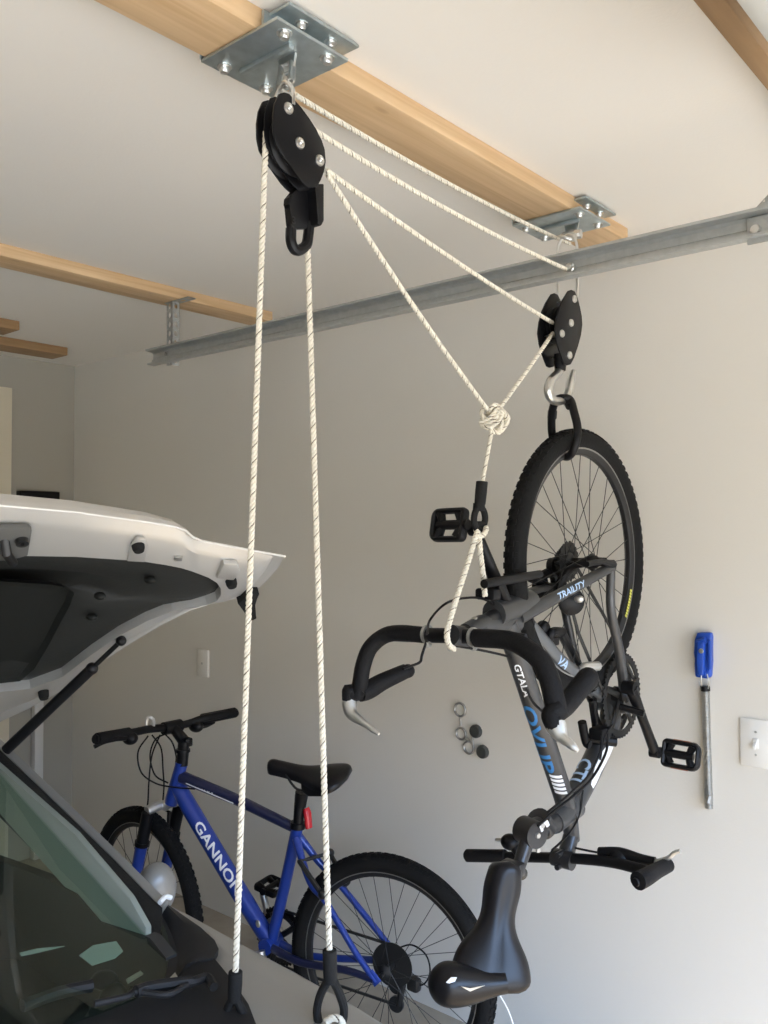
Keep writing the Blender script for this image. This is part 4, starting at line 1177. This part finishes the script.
quick('cabin_back', lambda b: (b.box((-3.4, 0, .75), (.05, 1.6, .75)), b.box((-2.2, -.80, .62), (2.4, .05, .5)), b.box((-2.2, 0, .28), (2.4, 1.7, .06))), 'cabin_dark', CAR)
quick('sticker', lambda b: b.prism([GL.at(*p, -.008) for p in [(81, 951), (95, 941), (118, 937), (125, 947), (117, 954), (94, 961)]], GL.n * .001), 'sticker', CAR)
def dev(b):
    c = GL.at(122, 972, -.05)
    b.ball(GL.at(124, 974, -.04), (.022, .022, .022)); b.ball(GL.at(112, 962, -.03), (.022, .02, .012)); b.tube([GL.at(138, 968, -.04), GL.at(150, 984, -.04), GL.at(158, 980, -.04)], .012, 8)
    b.tube([GL.at(112, 962, -.03), GL.at(124, 974, -.04)], .010, 8)
dv = quick('dash_camera', dev, 'black_plastic', CAR)
quick('bracket', lambda b: b.prism([GL.at(*p, -.02) for p in [(131, 968), (145, 960), (148, 963), (133, 972)]], GL.n * .002), 'dull_steel', dv)
quick('dash_pass', lambda b: b.prism([GL.at(*p, -.03) for p in [(27, 935), (45, 931), (72, 929), (45, 935), (29, 938)]], GL.n * .001), 'sticker', CAR)
# mirror
mc = PY(156, 889, 1.10)
def mirror(b):
    b.ball(mc, (.032, .044, .056), (V((.9, -.25, .1)).normalized(), V((.25, .95, .0)).normalized(), V((-.05, 0, 1)).normalized()), 28, 18)
mo = quick('door_mirror', mirror, 'mirror_grey', CAR)
quick('mirror_arm', lambda b: b.tube([mc + V((0, -.06, -.05)), A_bot + V((-.1, .0, -.02))], .02, 10), 'black_plastic', mo)
# body sides and wheels out of the picture
def side(b):
    x0, x1 = -4.1, -.55
    b.box(((x0 + x1) / 2 - .35, .90, .55), (x1 - x0 - .7, .06, .62), bev=.02)
quick('body_side', side, 'grey_paint', CAR)
for x, y in ((-1.05, .86), (-3.5, .86), (-1.05, -.72), (-3.5, -.72)):
    o = quick('wheel', lambda b: b.lathe([(.0, -.09), (.20, -.09), (.28, -.10), (.31, -.07), (.31, .07), (.28, .10), (.20, .09), (0, .08)], (x, y, .31), (0, 1, 0), 36), 'tyre', CAR)

# raised panel
def inv(px, py): return .741 - .0004 * px - .00111 * (py - 505)
def T_(px, py): return PD(px, py, 1 / inv(px, py))
TG = Plane(T_(0, 505), T_(285, 555), T_(0, 722))
def tg(p, off=0): return TG.at(p[0], p[1], off)
# perimeter and lining outlines, matched point for point
O = [(-160, 502), (-80, 502), (0, 505), (75, 511.5), (150, 522), (176, 526.5), (186, 530.5), (193, 537), (201, 540.5), (235, 547), (285, 556), (278, 568), (268, 580), (256, 591), (240, 598), (215, 603), (190, 610.5), (160, 626), (130, 644), (100, 664), (65, 689), (30, 708), (0, 722), (-80, 752), (-160, 775)]
I = [(-160, 553), (-80, 552), (0, 551), (75, 552.5), (140, 557), (165, 561), (180, 564), (190, 567), (198, 570), (208, 574), (216, 579), (220, 585), (220, 592), (216, 597), (206, 601), (193, 603), (172, 607), (147, 617), (120, 631), (92, 650), (62, 673), (30, 685), (0, 688), (-80, 700), (-160, 712)]
mid1 = [(o[0] + (i[0] - o[0]) * .13, o[1] + (i[1] - o[1]) * .13) for o, i in zip(O, I)]
mid2 = [(o[0] + (i[0] - o[0]) * .30, o[1] + (i[1] - o[1]) * .30) for o, i in zip(O, I)]
mid3 = [(o[0] + (i[0] - o[0]) * .42, o[1] + (i[1] - o[1]) * .42) for o, i in zip(O, I)]
cen = (40, 610)
SH = [(o[0] + (cen[0] - o[0]) * .02, o[1] + (cen[1] - o[1]) * .02) for o in O]
def shell(b):
    hf = [1, 1, 1, 1, .95, .7, .4, .25, .2, .2, .15] + [.08] * (len(O) - 11)
    back = [tg(o, -.012 * k) for o, k in zip(O, hf)]
    rows = [[tg(SH[k], -.026 * hf[k]) for k in range(len(O))], back, [tg(o, -.005 * k) for o, k in zip(O, hf)], [tg(o, 0) for o in O], [tg(o, -.009) for o in mid1], [tg(o, .000) for o in mid2], [tg(o, .005) for o in mid3], [tg(o, .009) for o in I], [tg(o, -.03) for o in I]]
    b.grid(rows)
    # outer skin closing the back
    sk = rows[0]; c = [b.bm.verts.new(p) for p in sk]; top_ = b.bm.verts.new(tg((20, 630), -.14))
    for j in range(len(c) - 1): b.f((c[j], c[j + 1], top_))
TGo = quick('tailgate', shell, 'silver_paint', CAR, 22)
quick('lip_highlight', lambda b: b.tube([tg(o, .001) for o in O[:11]], .0022, 8), 'white_trim', TGo)  # white bead standing in for the highlight along the tailgate lip
# lining
def lin(b):
    r0 = [tg(o, -.013) for o in I]
    r1 = [tg((o[0] + (60 - o[0]) * .10, o[1] + (605 - o[1]) * .10), -.004) for o in I]
    r2 = [tg((o[0] + (40 - o[0]) * .28, o[1] + (608 - o[1]) * .28), -.012) for o in I]
    r3 = [tg((o[0] + (20 - o[0]) * .45, o[1] + (612 - o[1]) * .45), -.020) for o in I]
    r4 = [tg((o[0] + (0 - o[0]) * .60, o[1] + (615 - o[1]) * .60), -.055) for o in I]
    vs = b.grid([r0, r1, r2, r3, r4])
    b.f(vs[-1])
lo = quick('lining', lin, 'trim_dark', TGo, 50)
def recess(b):
    o = [(-160, 582), (0, 580), (50, 583), (66, 586), (74, 592), (70, 604), (60, 622), (48, 645), (34, 668), (20, 680), (0, 682), (-160, 700)]
    r0 = [tg(p, .003) for p in o]; r1 = [tg((p[0] + (-10 - p[0]) * .06, p[1] + (630 - p[1]) * .06), -.010) for p in o]; r2 = [tg((p[0] + (-20 - p[0]) * .25, p[1] + (630 - p[1]) * .25), -.012) for p in o]
    vs = b.grid([r0, r1, r2]); b.f(vs[-1])
quick('lining_recess', recess, 'recess_dark', lo, 50)
quick('lining_clip', lambda b: [b.ball(tg(p, .0), (.014, .010, .008)) for p in ((92, 617), (150, 580), (100, 596))], 'recess_dark', lo)
def stops(b, p, r=.011): b.lathe([(0, .014), (r * .8, .014), (r, .008), (r * 1.1, -.01), (0, -.01)], tg(p, .010), TG.n, 16)
for p in ((137, 540), (230, 577), (43, 689)):
    quick('rubber_stop', lambda b: stops(b, p), 'rubber', TGo)
quick('stop_boss', lambda b: b.prism([tg(p, .006) for p in [(126, 556), (131, 538), (136, 533), (144, 534), (147, 541), (144, 557)]], TG.n * .006, .002), 'silver_paint', TGo)
quick('bump_boss', lambda b: b.prism([tg(p, .004) for p in [(215, 572), (222, 557), (236, 558), (239, 566), (232, 574)]], TG.n * .012, .003), 'silver_paint', TGo)
def latch(b):
    b.prism([tg(p, .006) for p in [(-60, 520), (28, 520), (31, 523), (27, 548), (8, 553), (-60, 553)]], TG.n * .010, .002)
lt = quick('latch', latch, 'latch_grey', TGo)
quick('striker', lambda b: (b.lathe([(.004, .012), (.010, .012), (.011, 0), (.004, 0)], tg((21, 532), .012), TG.n, 16, True), b.tube([tg((3, 530), .0), tg((5, 538), .03), tg((12, 553), .02)], .008, 10)), 'dark_steel', lt)
def handle(b):
    b.prism([tg(p, -.002) for p in [(236, 597), (246, 588), (258, 587), (252, 598), (255, 612), (247, 615), (243, 606)]], TG.n * .02, .003)
quick('corner_buffer', handle, 'rubber', TGo)
quick('badge', lambda b: b.prism([tg(p, .008) for p in [(174, 552), (182, 552), (181, 556), (173, 556)]], TG.n * .004, .001), 'dull_steel', TGo)
# gas strut
sA = GL.at(4, 755, .012); sB = tg((120, 634), .016)
st_ = quick('gas_strut', lambda b: b.tube([sA, sA.lerp(sB, .75)], .0115, 14), 'black_metal', CAR)
quick('piston', lambda b: (b.tube([sA.lerp(sB, .74), sB], .0052, 10), b.ball(sB, .011), b.ball(sA.lerp(sB, .75), .013)), 'black_metal', st_)
quick('hinge', lambda b: b.tube([tg((-90, 730), -.02), GL.at(-105, 665, 0)], .02, 10), 'grey_paint', CAR)

# ------------------------------------------------------------------ things on the walls
c = PY(756.5, 743, YW)
t = thing('light_switch', 'white toggle light switch plate on the wall at the right edge', 'light switch', V((c.x, YW, c.z - .06)))
quick('plate', lambda b: b.box((c.x + .003, YW - .003, c.z), (.088, .007, .127), bev=.003), 'ivory', t)
quick('toggle', lambda b: (b.box((c.x, YW - .007, c.z), (.013, .004, .026), bev=.001), b.prism([(c.x - .005, YW - .008, c.z - .002), (c.x + .005, YW - .008, c.z - .002), (c.x + .004, YW - .024, c.z - .014), (c.x - .004, YW - .024, c.z - .014)], (0, .003, .011), .001)), 'ivory', t)
for s in (1, -1):
    quick('screw', lambda b: b.lathe([(0, .0015), (.003, .001), (.0033, 0), (0, 0)], (c.x, YW - .0065, c.z + s * .030), (0, -1, 0), 12), 'dull_steel', t)
c = PY(204, 663, YW)
t = thing('wall_plate', 'small blank wall plate between the raised tailgate and the blue bike', 'wall plate', V((c.x, YW, c.z - .06)))
quick('plate', lambda b: b.box((c.x, YW - .005, c.z), (.076, .012, .118), bev=.003), 'ivory', t)
quick('screw', lambda b: b.lathe([(0, .002), (.005, .0015), (.006, 0), (0, 0)], (c.x, YW - .011, c.z), (0, -1, 0), 12), 'dull_steel', t)

# blue clip and ribbed rod
c = PY(705.5, 655, YW); pm_ = c
mpx = .0026
t = thing('wall_clip', 'blue plastic clip screwed to the wall to the right of the hanging bike', 'clip', V((c.x, YW, c.z - .06)))
def clip(b):
    o = [(700, 632), (713, 632), (714, 636), (713.5, 660), (713, 676), (710, 678), (698, 676), (697, 662), (698.5, 652), (697, 640)]
    b.prism([PY(x, y, YW) for x, y in o], (0, -.022, 0), .004)
    o = [(699, 640), (707, 642), (706, 675), (699, 674), (700, 660)]
    b.prism([PY(x, y, YW - .020) for x, y in o], (0, -.022, 0), .004)
quick('body', clip, 'blue_plastic', t)
quick('jaw', lambda b: (b.tube([PY(697, 643, YW - .03), PY(706, 640, YW - .03)], .009, 12), b.tube([PY(698, 672, YW - .03), PY(706, 674, YW - .03)], .007, 12), b.box(PY(710, 655, YW - .026), (.008, .012, .08), bev=.003)), 'blue_plastic', t)
quick('screw', lambda b: b.lathe([(0, .002), (.006, .0015), (.007, 0), (0, 0)], PY(701, 651, YW - .042), (0, -1, 0), 12), 'dull_steel', t)
def rod(b):
    a = PY(705.2, 688, YW - .0118); e = PY(709, 808, YW - .0118); n = 160; pts = []; rs = []
    for i in range(n + 1): pts.append(a.lerp(e, i / n)); rs.append(.0098 if i % 2 else .0116)
    b.tube(pts, rs, 14)
t2 = thing('ribbed_rod', 'thin grey ribbed metal rod hanging below the blue wall clip', 'rod', PY(709, 808, YW - .0118))
quick('rod', rod, 'dull_steel', t2)
quick('wire_loop', lambda b: b.tube(spline([PY(702, 672, YW - .03), PY(701, 681, YW - .03), PY(703, 689, YW - .014), PY(707, 690, YW - .014), PY(709, 683, YW - .03), PY(707, 674, YW - .03)], 5), .0018, 6), 'dull_steel', t2)
quick('end_cap', lambda b: b.tube([PY(705.1, 686, YW - .0118), PY(705.5, 691, YW - .0118)], .0125, 14), 'black_metal', t2)
quick('end_screw', lambda b: (b.tube([PY(710, 796, YW - .030), PY(708, 803, YW - .036)], .006, 8),), 'dull_steel', t2)

# chain of rings and two discs on the wall
t = thing('ring_holder', 'small chain of three metal rings hung on the wall under the drop handlebar', 'ring holder', PY(471, 760, YW))
ya = V((0, -1, 0))
for px, py, r in ((460.5, 709.5, .025), (461.5, 733.5, .022), (469.5, 747.5, .023)):
    quick('ring', lambda b: b.lathe([(r * .74, -.002), (r, -.002), (r * 1.02, .005), (r * .92, .008), (r * .82, .008), (r * .72, .005)], PY(px, py, YW), ya, 28, True), 'alloy', t)
quick('link', lambda b: (b.tube([PY(460, 718, YW - .008), PY(460.5, 726, YW - .008)], .004, 8), b.tube([PY(466, 738, YW - .008), PY(469, 741, YW - .008)], .006, 8), b.tube([PY(472, 733, YW - .006), PY(473, 745, YW - .006)], .004, 8)), 'dull_steel', t)
for px, py, lab_ in ((476.7, 731, 'upper of two small dark discs on the wall beside the rings'), (483.5, 751.5, 'lower of two small dark discs on the wall beside the rings')):
    tag(quick('wall_disc', lambda b: b.lathe([(0, .016), (.019, .015), (.022, .010), (.022, 0), (0, 0)], PY(px, py, YW), ya, 28), 'magnet'), lab_, 'disc', 'dark discs on the wall')

# far corner bits
p = PX(40, 655, XF + .05)
b = MB(); b.box((XF + .03, p.y, .56), (.04, .045, 1.12), bev=.003)
tag(b.build('white_post', 'white_trim'), 'narrow white upright standing in the far corner behind the gas strut', 'post')
a = PX(18, 493, XF + .02); e = PX(57, 491, XF + .02)
b = MB(); b.box((XF + .025, (a.y + e.y) / 2, 1.80), (.05, e.y - a.y, .07), bev=.004)
o = b.build('wall_box', 'black_plastic'); tag(o, 'flat black box on the end wall just above the raised tailgate', 'box')

# ------------------------------------------------------------------ light
w = bpy.data.worlds.new('sky'); scn.world = w; w.use_nodes = True
nt = w.node_tree; bg = nt.nodes['Background']; bg.inputs['Strength'].default_value = 6.6
tc = nt.nodes.new('ShaderNodeTexCoord'); sx = nt.nodes.new('ShaderNodeSeparateXYZ'); rp = nt.nodes.new('ShaderNodeValToRGB')
nt.links.new(tc.outputs['Generated'], sx.inputs[0]); nt.links.new(sx.outputs['Z'], rp.inputs['Fac']); nt.links.new(rp.outputs['Color'], bg.inputs['Color'])
el = rp.color_ramp.elements        # hazy warm horizon of houses and trees, clear blue sky above
el[0].position = .02; el[0].color = (.16, .135, .095, 1)
el[1].position = .26; el[1].color = (.54, .79, 1.24, 1)
q = el.new(.11); q.color = (.22, .21, .19, 1)
sl = bpy.data.lights.new('sun', 'SUN'); sl.energy = 9.5; sl.angle = .01; sl.color = (1, .86, .67)
so = bpy.data.objects.new('sun', sl); COL.objects.link(so)
sun_from = V((.76, -.22, .62)).normalized()
so.rotation_euler = sun_from.to_track_quat('Z', 'Y').to_euler()
so.location = (6, -4, 8)
al = bpy.data.lights.new('sky_portal', 'AREA'); al.shape = 'RECTANGLE'; al.size = 5.0; al.size_y = 2.15; al.cycles.is_portal = True
ao = bpy.data.objects.new('sky_portal', al); COL.objects.link(ao)
ao.location = (XN + .14, -.5, 1.08); ao.rotation_euler = V((1, 0, 0)).to_track_quat('Z', 'Y').to_euler()

# ------------------------------------------------------------------ camera
cd = bpy.data.cameras.new('camera'); co = bpy.data.objects.new('camera', cd); COL.objects.link(co)
cd.sensor_fit = 'VERTICAL'; cd.sensor_height = 24; cd.lens = FPX / 1024 * 24; cd.clip_start = .02
co.location = EYE
rot = Matrix((_R, _UP, -_FW)).transposed()
co.rotation_euler = rot.to_euler()
scn.camera = co
vs_ = scn.view_settings
vs_.view_transform = 'Standard'; vs_.look = 'None'; vs_.gamma = 1; vs_.use_curve_mapping = False; vs_.exposure = .74
scn.cycles.max_bounces = 10; scn.cycles.diffuse_bounces = 7; scn.cycles.transparent_max_bounces = 12
